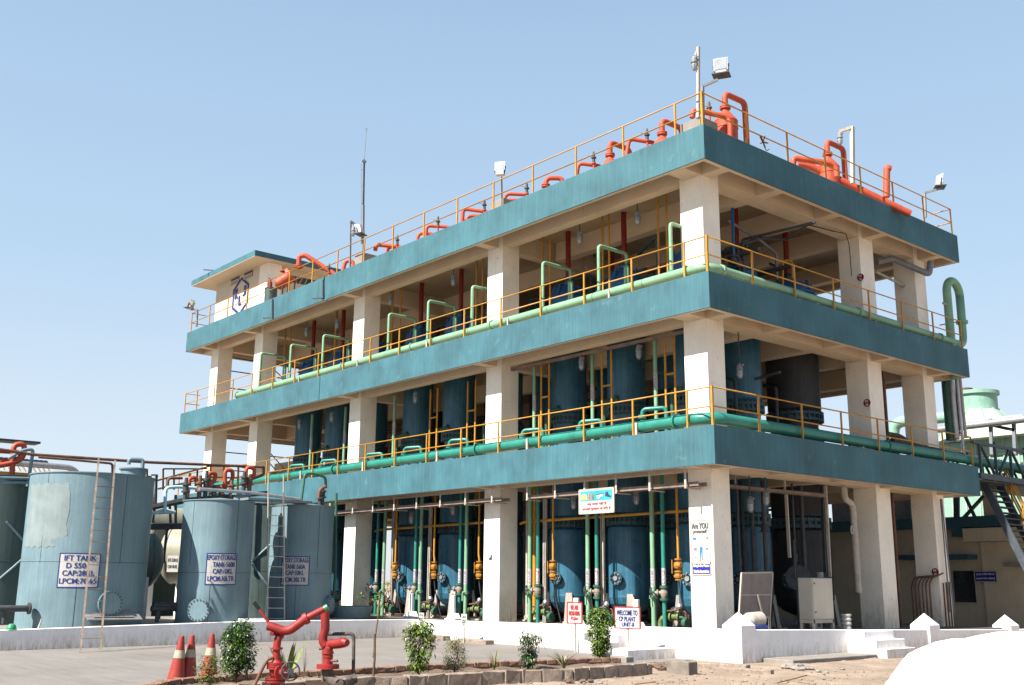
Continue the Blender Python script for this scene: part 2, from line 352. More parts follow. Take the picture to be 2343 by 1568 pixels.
# ------------------------------------------------------------------ the open factory building
B=thing('factory_building','three storey open concrete factory building with teal parapet bands and cream pillars','building',(-17,7,ZG))
CX=[-.87,-9.82,-18.75,-27.7,-32.54]; CW=.83
CY=[(.92,1.70),(9.26,10.12),(12.9,13.65)]
levels=[ZG+.5]+Z
for ix,x in enumerate(CX):
    for iy,(a,b) in enumerate(CY):
        m=MB();m.box(x-CW,a,-.35,x,b,Z[2]-.3);m.build('column',M['column'],B,.012)
for k,z in enumerate(Z):
    m=MB();a=.035
    m.box(-L,0,z-T,0,a,z);m.box(-a,a,z-T,0,W,z);m.box(-L,W-a,z-T,-a,W,z);m.box(-L,a,z-T,-L+a,W-a,z)
    m.build('parapet_band',M['teal'],B,.008)
    m=MB();t=.17;e=.006
    m.box(-L+a,a+.001,z-T+.002,-a-.001,t,z-e);m.box(-t,t,z-T+.002,-a-.001,W-t,z-e);m.box(-L+a,W-t,z-T+.002,-a-.001,W-a-.001,z-e);m.box(-L+a+.001,t,z-T+.002,-L+t,W-t,z-e)
    m.build('parapet_rib',M['cream'],B)
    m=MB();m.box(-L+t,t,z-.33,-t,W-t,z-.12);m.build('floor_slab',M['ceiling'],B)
    zb=z-T+.003;zt=z-.331
    for (y0,y1) in ((.925,1.29),(9.5,9.88),(13.2,13.6)): MB().box(-L+t+.001,y0,zb,-t-.001,y1,zt).build('long_beam',M['cream'],B)
    zb2=zb+.004
    for x in CX: MB().box(x-.62,t+.001,zb2,x-.24,W-t-.001,zt).build('cross_beam',M['cream'],B)
    MB().box(-1.25,.2,zb2+.003,-.875,W-t-.001,zt).build('cross_beam',M['cream'],B)
    for y0 in (3.55,6.65): MB().box(-9.9,y0,zb2+.006,-t-.001,y0+.38,zt).build('secondary_beam',M['cream'],B)
    MB().box(-33,5.2,zb2+.009,-9.9,5.5,zt).build('secondary_beam',M['cream'],B)
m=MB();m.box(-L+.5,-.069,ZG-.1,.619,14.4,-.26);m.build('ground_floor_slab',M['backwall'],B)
# inner walls at the back, extended over all storeys to dim the interior
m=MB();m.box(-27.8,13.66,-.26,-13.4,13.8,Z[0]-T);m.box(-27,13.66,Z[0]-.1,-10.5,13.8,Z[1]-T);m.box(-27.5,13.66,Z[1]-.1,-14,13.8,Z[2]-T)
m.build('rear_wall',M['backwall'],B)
# rooftop stair room
m=MB();zr=Z[2];wt=16.2
m.box(-33.37,.93,zr-.1,-28.53,1.15,wt);m.box(-28.4,1.7,zr-.1,-28.2,4.6,wt);m.box(-33.37,1.15,zr-.1,-33.2,4.6,wt);m.box(-33.37,4.6,zr-.1,-28.2,4.8,wt)
rm=m.build('stair_room_wall',M['cream2'],B)
m=MB();m.box(-28.53,.92,zr-.1,-27.7,1.7,wt);m.build('stair_room_pillar',M['column'],B,.01)
m=MB();m.box(-34.4,-.03,wt+.003,-27.2,5.3,wt+.02);m.build('stair_room_soffit',M['cream'],B)
m=MB();m.box(-34.41,-.04,wt+.022,-27.19,5.31,wt+.30);rf=m.build('stair_room_roof',M['teal'],B,.01)
m=MB();m.bar((-31.6,.4,wt+.3),(-32.4,-.3,wt+.42),.05);m.bar((-31.6,.4,wt+.28),(-31.6,.4,wt+.42),.05);m.build('roof_spout',M['dksteel'],rf)
for xa,xb in ((-31.67,-30.72),(-30.2,-29.26)):
    m=MB();m.box(xa,.92,15.83,xb,.928,16.17);f=m.build('vent_window',M['dksteel'],B)
    m=MB()
    for i in range(5):
        x=xa+(xb-xa)*(i+.5)/5;m.bar((x-.07,.9,15.83),(x+.07,.9,15.98),.03);m.bar((x+.07,.9,15.83),(x-.07,.9,15.98),.03)
    m.box(xa,.89,15.99,xb,.915,16.03)
    m.build('grille',M['cream2'],f)
m=MB();m.box(-28.199,2.3,15.6,-28.19,4.0,15.95);f=m.build('vent_window',M['dksteel'],B)
m=MB()
for i in range(6): y=2.4+i*.28;m.bar((-28.17,y,15.6),(-28.17,y+.15,15.95),.03)
m.build('grille',M['cream2'],f)
# company emblem on the stair room: hexagon outline and initials
hx=MB();c=Vector((-30.45,.918,15.03));R1,R2,d=1.0,.86,.02
pts=lambda r,s=1.0:[(c.x+r*s*math.cos(R_(90+60*i)),c.z+r*math.sin(R_(90+60*i))) for i in range(6)]
A,Bq=pts(R1),pts(R2)
for i in range(6):
    j=(i+1)%6;hx.hexa([(A[i][0],.917,A[i][1]),(A[j][0],.917,A[j][1]),(Bq[j][0],.917,Bq[j][1]),(Bq[i][0],.917,Bq[i][1])],[(A[i][0],.9,A[i][1]),(A[j][0],.9,A[j][1]),(Bq[j][0],.9,Bq[j][1]),(Bq[i][0],.9,Bq[i][1])])
em=hx.build('emblem',M['txtblue'],B)
text([('K',-.44,.0,.30,.52),('L',.0,-.42,.26,.52),('J',.42,.0,.28,.52)],(c.x,.92,c.z-.05),(1,0,0),(0,0,1),M['txtblue'],em,off=.025,bold=.05)
# stairs inside the end bay (landing + flight, repeated per storey)
for k,z in enumerate([Z[0],Z[1]]):
    m=MB();y0,y1=3.0,4.4
    m.box(-32.4,y0,z+.95,-30.4,y1,z+1.15)
    m.prism([(-30.4,y0,z+1.15),(-30.4,y0,z+.65),(-28.6,y0,z-.4),(-28.6,y0,z-.1)],(0,y1-y0,0))
    for i in range(7): m.box(-30.4+i*.27,y0+.001,z+.95-i*.17-.2,-30.13+i*.27,y1-.001,z+1.14-i*.17)
    m.box(-32.4,y1,z+.3,-30.0,y1+.2,z+1.8)
    m.prism([(-26.9,6,z-.6),(-26.9,6,z-.2),(-24.4,6,z+2.6),(-24.4,6,z+2.1)],(0,.25,0))
    for i in range(9): m.box(-26.9+i*.27,6.25,z-.5+i*.3,-26.6+i*.27,7.2,z-.2+i*.3)
    sf=m.build('stair_flight',M['cream2'],B)
    m=MB()
    for h in (.5,1.0): m.pipe([(-32.3,y0+.05,z+1.15+h),(-30.5,y0+.05,z+1.15+h),(-28.7,y0+.05,z+.1+h)],.03,.02)
    for x,zz in ((-32.3,1.15),(-30.5,1.15),(-29.0,.25)): m.bar((x,y0+.05,z+zz),(x,y0+.05,z+zz+1),.05)
    m.build('stair_railing',M['yellow'],sf)
    m=MB()
    for h in (.5,1.0): m.pipe([(-26.8,5.9,z+h),(-24.3,5.9,z+2.7+h)],.03,.02)
    for i in range(4): m.bar((-26.6+i*.7,5.9,z+.1+i*.75),(-26.6+i*.7,5.9,z+1.1+i*.75),.04)
    m.build('stair_railing',M['yellow'],sf)
m=MB()
for k,z in enumerate(Z[:2]):
    for h in (1.3,2.2,.3,2.9): m.bar((-32.6,10.1,z+h),(-32.6,12.9,z+h),.05); m.bar((-32.6,1.7,z+h),(-32.6,9.3,z+h),.05)
m.build('end_bay_rails',M['dksteel'],B)
# railings on every parapet
def railing(z,xl,ypts,xpts,right_end=W-.12):
    m=MB()
    for h in (.52,1.04):
        m.pipe([(xl,.9,z+h),(xl,.12,z+h),(-.12,.12,z+h),(-.12,right_end,z+h),(-.9,right_end,z+h)],.021,.0,n=8)
    r=m.build('railing',M['yellow'],B)
    for x in xpts: MB().box(x-.025,.10,z-.02,x+.025,.14,z+1.03).build('railing_post',M['yellow'],r)
    for y in ypts: MB().box(-.14,y-.025,z-.02,-.10,y+.025,z+1.03).build('railing_post',M['yellow'],r)
    MB().box(-.15,.09,z-.02,-.09,.15,z+1.07).build('railing_post',M['yellow'],r)
    return r
yR=[2.15+2.06*i for i in range(6)]+[W-.13]
railing(Z[2],-34.36,yR,[-1.12-2.07*i for i in range(16)]+[-34.36])
railing(Z[1],-34.36,yR,[-.93-2.0*i for i in range(17)]+[-34.36])
railing(Z[0],-34.36,yR,[-.98-2.0*i for i in range(17)]+[-34.36])
# expansion joint downpipe and black brackets on the roof band
m=MB();m.pipe([(-20.55,-.03,Z[2]+.05),(-20.6,-.05,Z[2]-.5),(-20.6,-.04,Z[2]-T),(-20.2,-.03,Z[2]-T-.05)],.03,.1);m.pipe([(-20.5,-.03,Z[1]-.02),(-20.5,-.03,Z[1]-T)],.012);m.build('joint_pipe',M['teal'],B)
for px,py0,py1 in ((739,640,682),(623,685,727)):
    m=MB();a=at(px,py0,'y',-.05);b=at(px,py1,'y',-.05);m.bar(a,b,.08,.05);m.bar(b,b+Vector((-.45,-.25,.02)),.06,.05);m.build('band_bracket',M['dksteel'],B)
M['valvetan']=mat('dusty_valve_paint',(.24,.20,.16),.7,.2,8,0,(.1,.05,.03),.15,15)
# ------------------------------------------------------------------ reactors
ZF=-.26
def reactor_parts(r,x,y,root,top=True,mb_n=28):
    k=r/.66; c=(x,y,0)
    m=MB();m.lathe([(.0,.10),(.25*k,.12),(.48*k,.26),(.62*k,.45),(r,.62),(r+.006,.66),(r,.70),(r,2.62),(r*.97,2.78),(r*.86,2.86)],c,n=mb_n);m.build('lower_shell',M['blue'],root)
    m=MB();m.lathe([(r*.86,2.86),(r*1.03,2.87),(r*1.03,2.97),(r*.94,2.98),(r*.94,3.08),(r*1.03,3.09),(r*1.03,3.18),(r*.9,3.19)],c,n=mb_n)
    n=26
    for i in range(n):
        a=2*math.pi*i/n;p=Vector((x+r*1.0*math.cos(a),y+r*1.0*math.sin(a),0));m.bar(p+Vector((0,0,2.84)),p+Vector((0,0,3.21)),.055*k,.05)
    m.build('clamp_ring',M['dullblue'],root)
    m=MB();m.lathe([(r*.9,3.19),(r*.97,3.25),(r*.97,5.75),(r*.93,5.95),(r*.80,6.18),(r*.8,6.38)],c,n=mb_n);m.build('middle_shell',M['blue'],root)
    m=MB();m.lathe([(r*.8,6.38),(r*.98,6.39),(r*.98,6.47),(r*.9,6.48),(r*.9,6.58),(r*.98,6.59),(r*.98,6.67),(r*.8,6.68)],c,n=mb_n)
    for i in range(n):
        a=2*math.pi*i/n;p=Vector((x+r*.95*math.cos(a),y+r*.95*math.sin(a),0));m.bar(p+Vector((0,0,6.36)),p+Vector((0,0,6.71)),.055*k,.05)
    m.build('clamp_ring',M['dullblue'],root)
    m=MB();m.lathe([(r*.8,6.68),(r*.93,6.8),(r*.93,10.2),(r*.95,10.22),(r*.95,10.34),(r*.93,10.36)],c,n=mb_n);m.build('upper_shell',M['blue'],root)
    m=MB();m.lathe([(r*.93,10.36),(r*.93,10.75),(r*1.0,10.77),(r*1.0,10.83),(r*.9,10.85),(r*.85,11.0),(r*.66,11.2),(r*.4,11.32),(.16,11.36),(.16,11.46),(.0,11.46)],c,n=mb_n)
    for i in range(9):
        a=2*math.pi*i/9;m.bar((x+r*.9*math.cos(a),y+r*.9*math.sin(a),10.9),(x+r*.78*math.cos(a),y+r*.78*math.sin(a),11.25),.09,.05)
    m.build('dome',M['blue2'],root)
    if top:
        m=MB();m.cyl((x,y,11.62),(x,y,Z[2]-.34),.095,n=14);m.build('vapour_pipe',M['dkred'],root)
        m=MB();m.cyl((x,y,11.46),(x,y,11.50),.19);m.cyl((x,y,11.5),(x,y,11.58),.12);m.cyl((x,y,11.58),(x,y,11.63),.19);m.build('flange',M['dksteel'],root)
    # manhole with sight glass on the camera side, four legs
    a=R_(-78);d=Vector((math.cos(a),math.sin(a),0));o=Vector((x,y,1.22))+d*(r-.03)
    m=MB();m.cyl(o,o+d*.12,.16*k,n=20);m.lathe([(.16*k,.12),(.205*k,.12),(.205*k,.17),(.10,.17)],o,d,n=20);mh=m.build('manhole',M['dullblue'],root)
    m=MB();m.cyl(o+d*.16,o+d*.21,.075,n=16)
    for i in range(8):
        b_=2*math.pi*i/8;s_=d.cross(Vector((0,0,1)));q=o+d*.17+s_*.155*k*math.cos(b_)+Vector((0,0,1))*.155*k*math.sin(b_);m.cyl(q,q+d*.05,.022,n=6)
    m.build('sight_glass',M['silver'],mh)
    for q in range(4):
        a=R_(45+90*q);d=Vector((math.cos(a),math.sin(a),0));s_=Vector((-d.y,d.x,0));p=Vector((x,y,0))+d*r*.93
        m=MB();m.prism([p-s_*.10+Vector((0,0,.75)),p+s_*.10+Vector((0,0,.75)),p+d*.12+s_*.17+Vector((0,0,ZF)),p+d*.12-s_*.17+Vector((0,0,ZF))],d*.10)
        m.box(p.x+d.x*.15-.2,p.y+d.y*.15-.2,ZF,p.x+d.x*.15+.2,p.y+d.y*.15+.2,ZF+.05);m.build('support_leg',M['rustw'],root)
M['dullblue']=mat('dull_blue_clamp_steel',(.03,.07,.09),.5,.15,5,0,(.1,.07,.05),.02,8)
ordn=['first','second','third','fourth','fifth','sixth','seventh','eighth','ninth']
VX=[-3.02,-5.87,-8.6,-11.97,-14.82,-17.55,-20.9,-23.75,-26.45]; VY=2.95
proto=thing('reactor_column','tall blue reactor column nearest the sunlit corner pillar','reactor',(VX[0],VY,ZF),group='blue reactor columns behind the front pillars')
reactor_parts(.67,VX[0],VY,proto)
for i,x in enumerate(VX[1:],1):
    dup(proto,(x,VY,ZF),f'tall blue reactor column, {ordn[i]} from the corner pillar in the front row','blue reactor columns behind the front pillars')
for i,x in enumerate((-3.0,-5.9,-8.7,-12.2)):
    dup(proto,(x,5.3,ZF),f'shaded blue reactor column of the second row, {ordn[i]} from the right side','blue reactor columns of the second row')
# second row, larger dark ones
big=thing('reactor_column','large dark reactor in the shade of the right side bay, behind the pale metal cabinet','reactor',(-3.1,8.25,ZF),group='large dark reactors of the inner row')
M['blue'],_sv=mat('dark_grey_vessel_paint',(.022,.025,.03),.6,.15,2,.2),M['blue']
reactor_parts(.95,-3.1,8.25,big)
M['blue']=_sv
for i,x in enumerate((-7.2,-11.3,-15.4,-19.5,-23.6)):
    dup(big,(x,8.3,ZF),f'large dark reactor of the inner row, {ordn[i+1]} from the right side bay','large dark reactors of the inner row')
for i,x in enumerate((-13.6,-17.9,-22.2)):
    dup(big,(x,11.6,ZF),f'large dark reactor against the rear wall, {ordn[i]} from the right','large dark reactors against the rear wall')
# ------------------------------------------------------------------ header pipes on the parapets
def flange(m,p,ax,r,t=.035):
    p=Vector(p);a=Vector(ax).normalized();m.cyl(p-a*t,p+a*t,r,n=20)
h2=thing('header_pipe','pale green header pipe lying along the top storey parapet and round the corner','pipe',(-.5,.5,Z[1]))
z=Z[1]+.25;yy=.30
m=MB();m.pipe([(-28.7,yy,z),(-.30,yy,z),(-.30,13.9,z),(-.35,15.1,z),(-.35,15.1,z+1.0)],.135,.45,n=16,seg=6);m.build('main_pipe',M['ltgreen'],h2)
for x in (-28.68,-19.2,-14.3,-9.6,-1.0): m=MB();flange(m,(x,yy,z),(1,0,0),.175);m.build('flange',M['ltgreen'],h2)
for y in (.95,7.9,13.2): m=MB();flange(m,(-.30,y,z),(0,1,0),.175);m.build('flange',M['ltgreen'],h2)
for x in [-2.6-2.05*i for i in range(12)]: MB().cyl((x-.008,yy,z),(x+.008,yy,z),.139,n=16).build('weld_ring',M['dullgreen'],h2)
for x in (-3.9,-8.6,-13.2,-17.9,-22.6): m=MB();m.box(x-.03,yy-.165,Z[1]-.01,x+.03,yy-.14,z+.05);m.box(x-.03,yy-.12,Z[1]-.11,x+.03,yy+.14,z-.138);m.build('pipe_support',M['rustw'],h2)
for y in (5.5,8.8,12): MB().box(-.42,y-.03,Z[1]-.11,-.18,y+.03,z-.138).build('pipe_support',M['rustw'],h2)
# big green expansion loop at the far right end
m=MB();m.pipe([(-.35,15.1,z+1.0),(-.35,15.1,z+2.25),(-.35,15.1-.0,z+2.7)],.14,.1,n=16)
xa,ya=-.35,15.1
arc=[(xa,ya,z+.8)]+[(xa,ya,z+1.9)]+[(xa,ya-.48+.48*math.cos(t),z+1.9+.48*math.sin(t)) for t in [math.pi*i/12 for i in range(13)]]+[(xa,ya-.96,z-.5),(xa,ya-.96,z-1.35)]
m=MB();m.pipe(arc,.15,.03,n=16,seg=2);flange(m,(xa,ya,z+.9),(0,0,1),.21,.05);o=m.build('expansion_loop_pipe',M['ltgreen']);tag(o,'big green hairpin pipe rising above the right end of the building beside the top railing','pipe')
m=MB();m.pipe([(xa,ya-.75,z-4),(xa,ya-.75,z+1.35),(xa,ya-1.3,z+1.4)],.05,.1);o=m.build('riser_pipe',M['silver']);tag(o,'thin silver pipe standing inside the green hairpin loop','pipe')
h1=thing('header_pipe','sea green header pipe lying along the first floor parapet and round the corner','pipe',(-.5,.5,Z[0]))
z=Z[0]+.27;yy=.345
m=MB();m.pipe([(-30.5,yy,z),(-.36,yy,z),(-.36,24,z)],.165,.6,n=18,seg=6);m.build('main_pipe',M['dkgreen'],h1)
for x in (-30.45,-19.5,-10.3,-1.55): m=MB();flange(m,(x,yy,z),(1,0,0),.235,.03);m.build('flange',M['dkgreen'],h1)
m=MB();flange(m,(-.36,9.2,z),(0,1,0),.2);m.build('flange',M['dkgreen'],h1)
for x in [-3.2-2.3*i for i in range(12)]: MB().cyl((x-.008,yy,z),(x+.008,yy,z),.169,n=16).build('weld_ring',M['dullgreen'],h1)
for x in (-2.9,-7.6,-12.4,-17.2,-22): m=MB();m.box(x-.04,yy-.205,Z[0]-.01,x+.04,yy-.17,z+.1);m.box(x-.04,yy-.14,Z[0]-.11,x+.04,yy+.17,z-.168);m.build('pipe_support',M['rustw'],h1)
for y in (2.3,7.6,10.5): MB().box(-.5,y-.04,Z[0]-.11,-.22,y+.04,z-.168).build('pipe_support',M['rustw'],h1)
# inverted U branches, second floor
for i,(xh,zt_) in enumerate(((-1.70,11.3),(-4.62,11.33),(-7.2,11.38),(-10.93,11.35),(-13.57,11.34),(-16.19,11.33),(-21.18,11.33),(-24.0,11.38),(-26.88,11.45))):
    t=thing('u_branch_pipe',f'pale green hairpin branch pipe, {ordn[i]} from the sunlit corner','pipe',(xh,.46,Z[1]),group='green hairpin branch pipes of the top storey')
    y0,y1=.46,1.72
    m=MB();m.pipe([(xh,y0,Z[1]+.3),(xh,y0,zt_),(xh,y1,zt_),(xh,y1,zt_-.35)],.058,.13,n=12);m.cyl((xh,y1,zt_-.42),(xh,y1,Z[1]-.1),.09,n=14);m.build('branch_pipe',M['green2'] if 'green2' in M else M['ltgreen'],t)
    MB().cyl((xh,y1,zt_-.45),(xh,y1,zt_-.42),.11).build('flange',M['dkgreen'],t);MB().cyl((xh,y0,Z[1]+.42),(xh,y0,Z[1]+.46),.10).build('flange',M['dkgreen'],t)
    m=MB();m.cyl((xh,y1,zt_-.42),(xh,y1,zt_-.35),.07);m.bar((xh,y1,zt_-.38),(xh+.22,y1-.1,zt_-.30),.03);m.build('valve',M['dullgreen'],t)
# small branches, first floor
for i,(xh,zt_) in enumerate(((-3.33,6.06),(-5.96,5.98),(-8.67,5.98),(-12.67,6.02),(-15.5,6.0),(-18.13,5.98),(-21.6,6.0),(-24.3,6.0))):
    t=thing('elbow_branch_pipe',f'low sea green branch pipe, first floor, {ordn[i]} from the sunlit corner','pipe',(xh,.9,Z[0]),group='low green branch pipes of the first floor')
    m=MB();m.pipe([(xh,.9,zt_-.35),(xh,.9,zt_),(xh+.62,1.25,zt_+.02),(xh+.62,1.25,zt_-.7)],.062,.14,n=12);m.build('branch_pipe',M['dkgreen'],t)
    m=MB();m.cyl((xh,.9,zt_-.27),(xh,.9,zt_-.23),.12);m.cyl((xh,.9,zt_-.21),(xh,.9,zt_-.17),.12);m.build('flange',M['dkgreen'],t)
    t2=thing('nozzle_pipe',f'dark green elbow pipe at the clamp ring of the {ordn[i]} reactor','pipe',(VX[i],1.9,Z[0]),group='green nozzle elbows on the first floor reactors')
    x=VX[i]-.1
    m=MB();m.pipe([(x,2.0,Z[0]-.1),(x,2.0,6.75),(x+.25,2.35,6.85)],.06,.15,n=12);m.build('pipe',M['dullgreen'],t2)
    m=MB();flange(m,(x+.22,2.3,6.84),(.6,.8,0),.13,.03);m.build('flange',M['dullgreen'],t2)
# first floor risers (green with label band) and yellow ladder-like twin pipes
f1=[(1222,(1200,1168)),(1355,(1378,1399)),(1500,(1523,1545))]
def label_band(x,y,z,r,h,txt,par):
    m=MB();m.cyl((x,y,z),(x,y,z+h),r+.003,n=16,caps=False);b=m.build('label_band',M['signw'],par)
    lines=[]
    mb=MB();vs,fs=textmesh(txt,h*.86,r*1.3,.02)
    a0=math.atan2(-.9,.45)
    for k in (1,): 
        P=[(x+(r+.006)*math.cos(a0+v/r-.5),y+(r+.006)*math.sin(a0+v/r-.5),z+h/2+u) for u,v in vs]
        # text runs upwards: u -> z, v -> around (mirrored so it reads)
        P=[(x+(r+.006)*math.cos(a0-(v/r-.65)),y+(r+.006)*math.sin(a0-(v/r-.65)),z+h/2+u) for u,v in vs]
        mb.add(P,fs)
    mb.build('lettering',M['txtblue'],b)
grn=[at(px,900,'y',1.6).x for px in (1222,1355,1500)]
ORD2=['nearest the corner pillar','second from the corner pillar','third from the corner pillar','fourth from the corner pillar','fifth from the corner pillar','sixth from the corner pillar','seventh from the corner pillar','eighth from the corner pillar','ninth from the corner pillar']
xg=sorted(grn,reverse=True)+[at(902,950,'y',1.6).x,at(712,1000,'y',1.6).x,at(789,980,'y',1.6).x]
for i,x in enumerate(sorted(xg,reverse=True)):
    t=thing('riser_pipe',f'light green first floor riser pipe, {ORD2[i]}','pipe',(x,1.6,Z[0]),group='light green riser pipes on the first floor')
    m=MB();m.cyl((x,1.6,Z[0]-.12),(x,1.6,Z[1]-T-.05),.06,n=14);m.build('pipe',M['ltgreen'],t)
    label_band(x,1.6,6.75,.06,.5,'JKT.C.W. IN',t)
xs_=[(at(a,900,'y',1.6).x,at(b,900,'y',1.6).x) for a,b in ((1523,1545),(1377,1399),(1238,1256),(1070,1088),(985,1001))]
for i,(xa,xb) in enumerate(xs_):
    t=thing('twin_pipe',f'pair of linked yellow vertical pipes, first floor, {ORD2[i]}','pipe',(xa,1.6,Z[0]),group='yellow twin pipes on the first floor')
    for x in (xa,xb): MB().cyl((x,1.6,Z[0]-.12),(x,1.6,Z[1]-T-.1),.035,n=10).build('pipe',M['yellow'],t)
    MB().cyl((xa,1.6,7.15),(xb,1.6,7.15),.033,n=10).build('cross_link',M['yellow'],t)
# second floor yellow pipes
y2=[(1508,1528),(1379,1394),(1245,1258),(1108,),(1097,),(905,918),(890,),(779,)]
xs2=[]
for px in (1508,1528,1379,1394,1240,1258,1090,1104,900,918,773,660,672): xs2.append(at(px,640,'y',1.9).x)
for i,x in enumerate(sorted(xs2,reverse=True)):
    m=MB();m.cyl((x,1.9,Z[1]-.1),(x,1.9,Z[2]-.4),.035,n=10);o=m.build('vertical_pipe',M['yellow']);tag(o,f'thin ochre top storey pipe, number {i+1} counted leftwards from the corner pillar','pipe',group='thin ochre pipes of the top storey')
# ------------------------------------------------------------------ ground floor risers with valves
def handwheel(m,c,ax,R=.14):
    m.torus(c,ax,R,.014,18,6);a=Vector(ax).normalized();P,_=m.ring(c,a,R,4)
    for p in P: m.bar(c,p,.016)
    m.cyl(Vector(c)-a*.02,Vector(c)+a*.03,.03,n=10)
zc=Z[0]-T
c2x=lambda v:(1200+v*.5975)/1.6533
lg=[c2x(v) for v in (2120,1711,1345,943,655,425)]+[c2x(82)]; dg=[c2x(v) for v in (2188,1768,1396,905,623,381)]
for i,px in enumerate(lg):
    x=at(px,1250,'y',1.55).x
    t=thing('riser_pipe',f'light green ground floor riser pipe, {ORD2[i]}','pipe',(x,1.55,ZF),group='light green ground floor risers')
    m=MB();m.cyl((x,1.55,ZF),(x,1.55,zc+.2),.068,n=16);m.build('pipe',M['ltgreen'],t)
    m=MB();flange(m,(x,1.55,.72),(0,0,1),.12,.02);flange(m,(x,1.55,.67),(0,0,1),.12,.02);m.bar((x,1.5,.7),(x+.15,1.3,.68),.04);m.bar((x+.14,1.31,.69),(x+.16,1.3,.42),.045);m.build('valve',M['ltgreen'],t)
    if i<6: label_band(x,1.55,.98,.068,.52,'JKT C.W. OUT',t)
for i,px in enumerate(dg):
    x=at(px,1250,'y',1.55).x
    t=thing('riser_pipe',f'sea green ground floor riser with black handwheel, {ORD2[i]}','pipe',(x,1.55,ZF),group='sea green ground floor risers with handwheels')
    m=MB();m.cyl((x,1.55,.98),(x,1.55,zc+.2),.06,n=16);m.cyl((x,1.55,ZF),(x,1.55,.64),.06,n=16);m.build('pipe',M['dkgreen'],t)
    for z_ in (.64,.98): m=MB();flange(m,(x,1.55,z_),(0,0,1),.125,.034);m.build('flange',M['dullgreen'],t)
    m=MB();m.lathe([(.07,.66),(.10,.74),(.11,.81),(.10,.88),(.07,.96)],(x,1.55,0),n=14);d=Vector((-.82,-.57,0));o=Vector((x,1.55,.82));m.cyl(o,o+d*.26,.06,.045,n=12);m.cyl(o+d*.17,o+d*.21,.09,n=12);m.build('valve_body',M['valvetan'],t)
    m=MB();m.cyl(o+d*.26,o+d*.40,.02,n=8);handwheel(m,o+d*.38,d,.15);m.build('handwheel',M['dksteel'],t)
    label_band(x,1.55,1.03,.06,.48,'C.W. INLET',t)
M['yellowv']=mat('ochre_valve_paint',(.32,.14,.015),.45,.2,9,0,(.18,.08,.03),.05,20)
for i,v in enumerate((2282,1492,1022,740,497)):
    px=c2x(v);x=at(px,1250,'y',1.45).x
    t=thing('chlorine_pipe',f'ochre yellow down pipe with stout double valve, {ORD2[i]}','pipe',(x,1.45,1.1),group='yellow down pipes with ochre valves')
    m=MB();m.pipe([(x-.0,1.45,zc+.2),(x,1.45,2.0),(x+(.04 if i in(2,3) else 0),1.45,1.83),(x+(.04 if i in(2,3) else 0),1.45,1.7)],.036,.05,n=10);m.build('pipe',M['yellow'],t)
    x+=.04 if i in (2,3) else 0
    m=MB();m.lathe([(.0,1.78),(.11,1.77),(.11,1.73),(.055,1.72),(.055,1.68),(.12,1.67),(.14,1.58),(.12,1.50),(.06,1.48),(.06,1.44),(.12,1.43),(.12,1.39),(.06,1.38),(.11,1.35),(.12,1.29),(.11,1.24),(.055,1.22),(.10,1.20),(.10,1.17),(0,1.16)],(x,1.45,0),n=16)
    m.cyl((x-.09,1.42,1.58),(x+.16,1.38,1.58),.065,n=10);m.cyl((x-.14,1.45,1.28),(x+.14,1.45,1.28),.05,n=10);m.bar((x-.17,1.38,1.36),(x-.17,1.38,1.74),.03)
    m.build('double_valve',M['yellowv'],t)
    if i not in (0,1,2):
        pass
    m=MB();m.pipe([(x,1.45,1.15),(x,1.5,.8),(x-.02,1.6,.5),(x+.03,1.8,ZF)],.022,.1,n=8);m.build('drop_hose',M['dksteel'],t)
# orange pipe beside the second front pillar
x=at(c2x(1375),1250,'y',2.1).x
m=MB();m.cyl((x,2.1,ZF),(x,2.1,zc+.2),.07,n=12);o=m.build('vertical_pipe',M['yellow']);tag(o,'thick ochre vertical pipe in the dark gap right of the second pillar','pipe')
x=at(c2x(1327),1250,'y',2.0).x
m=MB();m.pipe([(x,2,zc-.4),(x,2,ZF+.2),(x+.6,1.9,ZF+.15)],.045,.12);o=m.build('vertical_pipe',M['rustw']);tag(o,'dirty white vertical pipe with foot elbow right of the second pillar','pipe')
# horizontal yellow run under the ceiling
for a,b,lab in ((at(1284*.3614+ (1200-1200)/1.6533 if False else c2x(1284),1292,'y',1.75).x,-2.35,'long yellow pipe running level across the two reactors of the right bay'),(at(c2x(355),1330,'y',1.75).x,-10.6,'long yellow pipe running level across the reactors of the middle bay')):
    m=MB();m.pipe([(a,1.75,3.0),(a+.3,1.72,3.05),(b,1.75,3.12)],.045,.05);o=m.build('level_pipe',M['yellow']);tag(o,lab,'pipe')
# white channel posts
for i,v in enumerate((1803,1437,705,470)):
    x=at(c2x(v),1300,'y',1.72).x
    t=thing('channel_post',f'weathered white twin channel post, {ORD2[i]}','post',(x,1.72,ZF),group='weathered white channel posts')
    for dx in (-.058,.03): MB().box(x+dx,1.70,ZF,x+dx+.04,1.78,zc-.2).build('channel',M['rustw'],t)
    m=MB()
    for z_ in (.1,.9,1.7,2.5,3.3): m.box(x-.018,1.72,z_,x+.03,1.74,z_+.05)
    m.build('batten_plate',M['tray'],t)
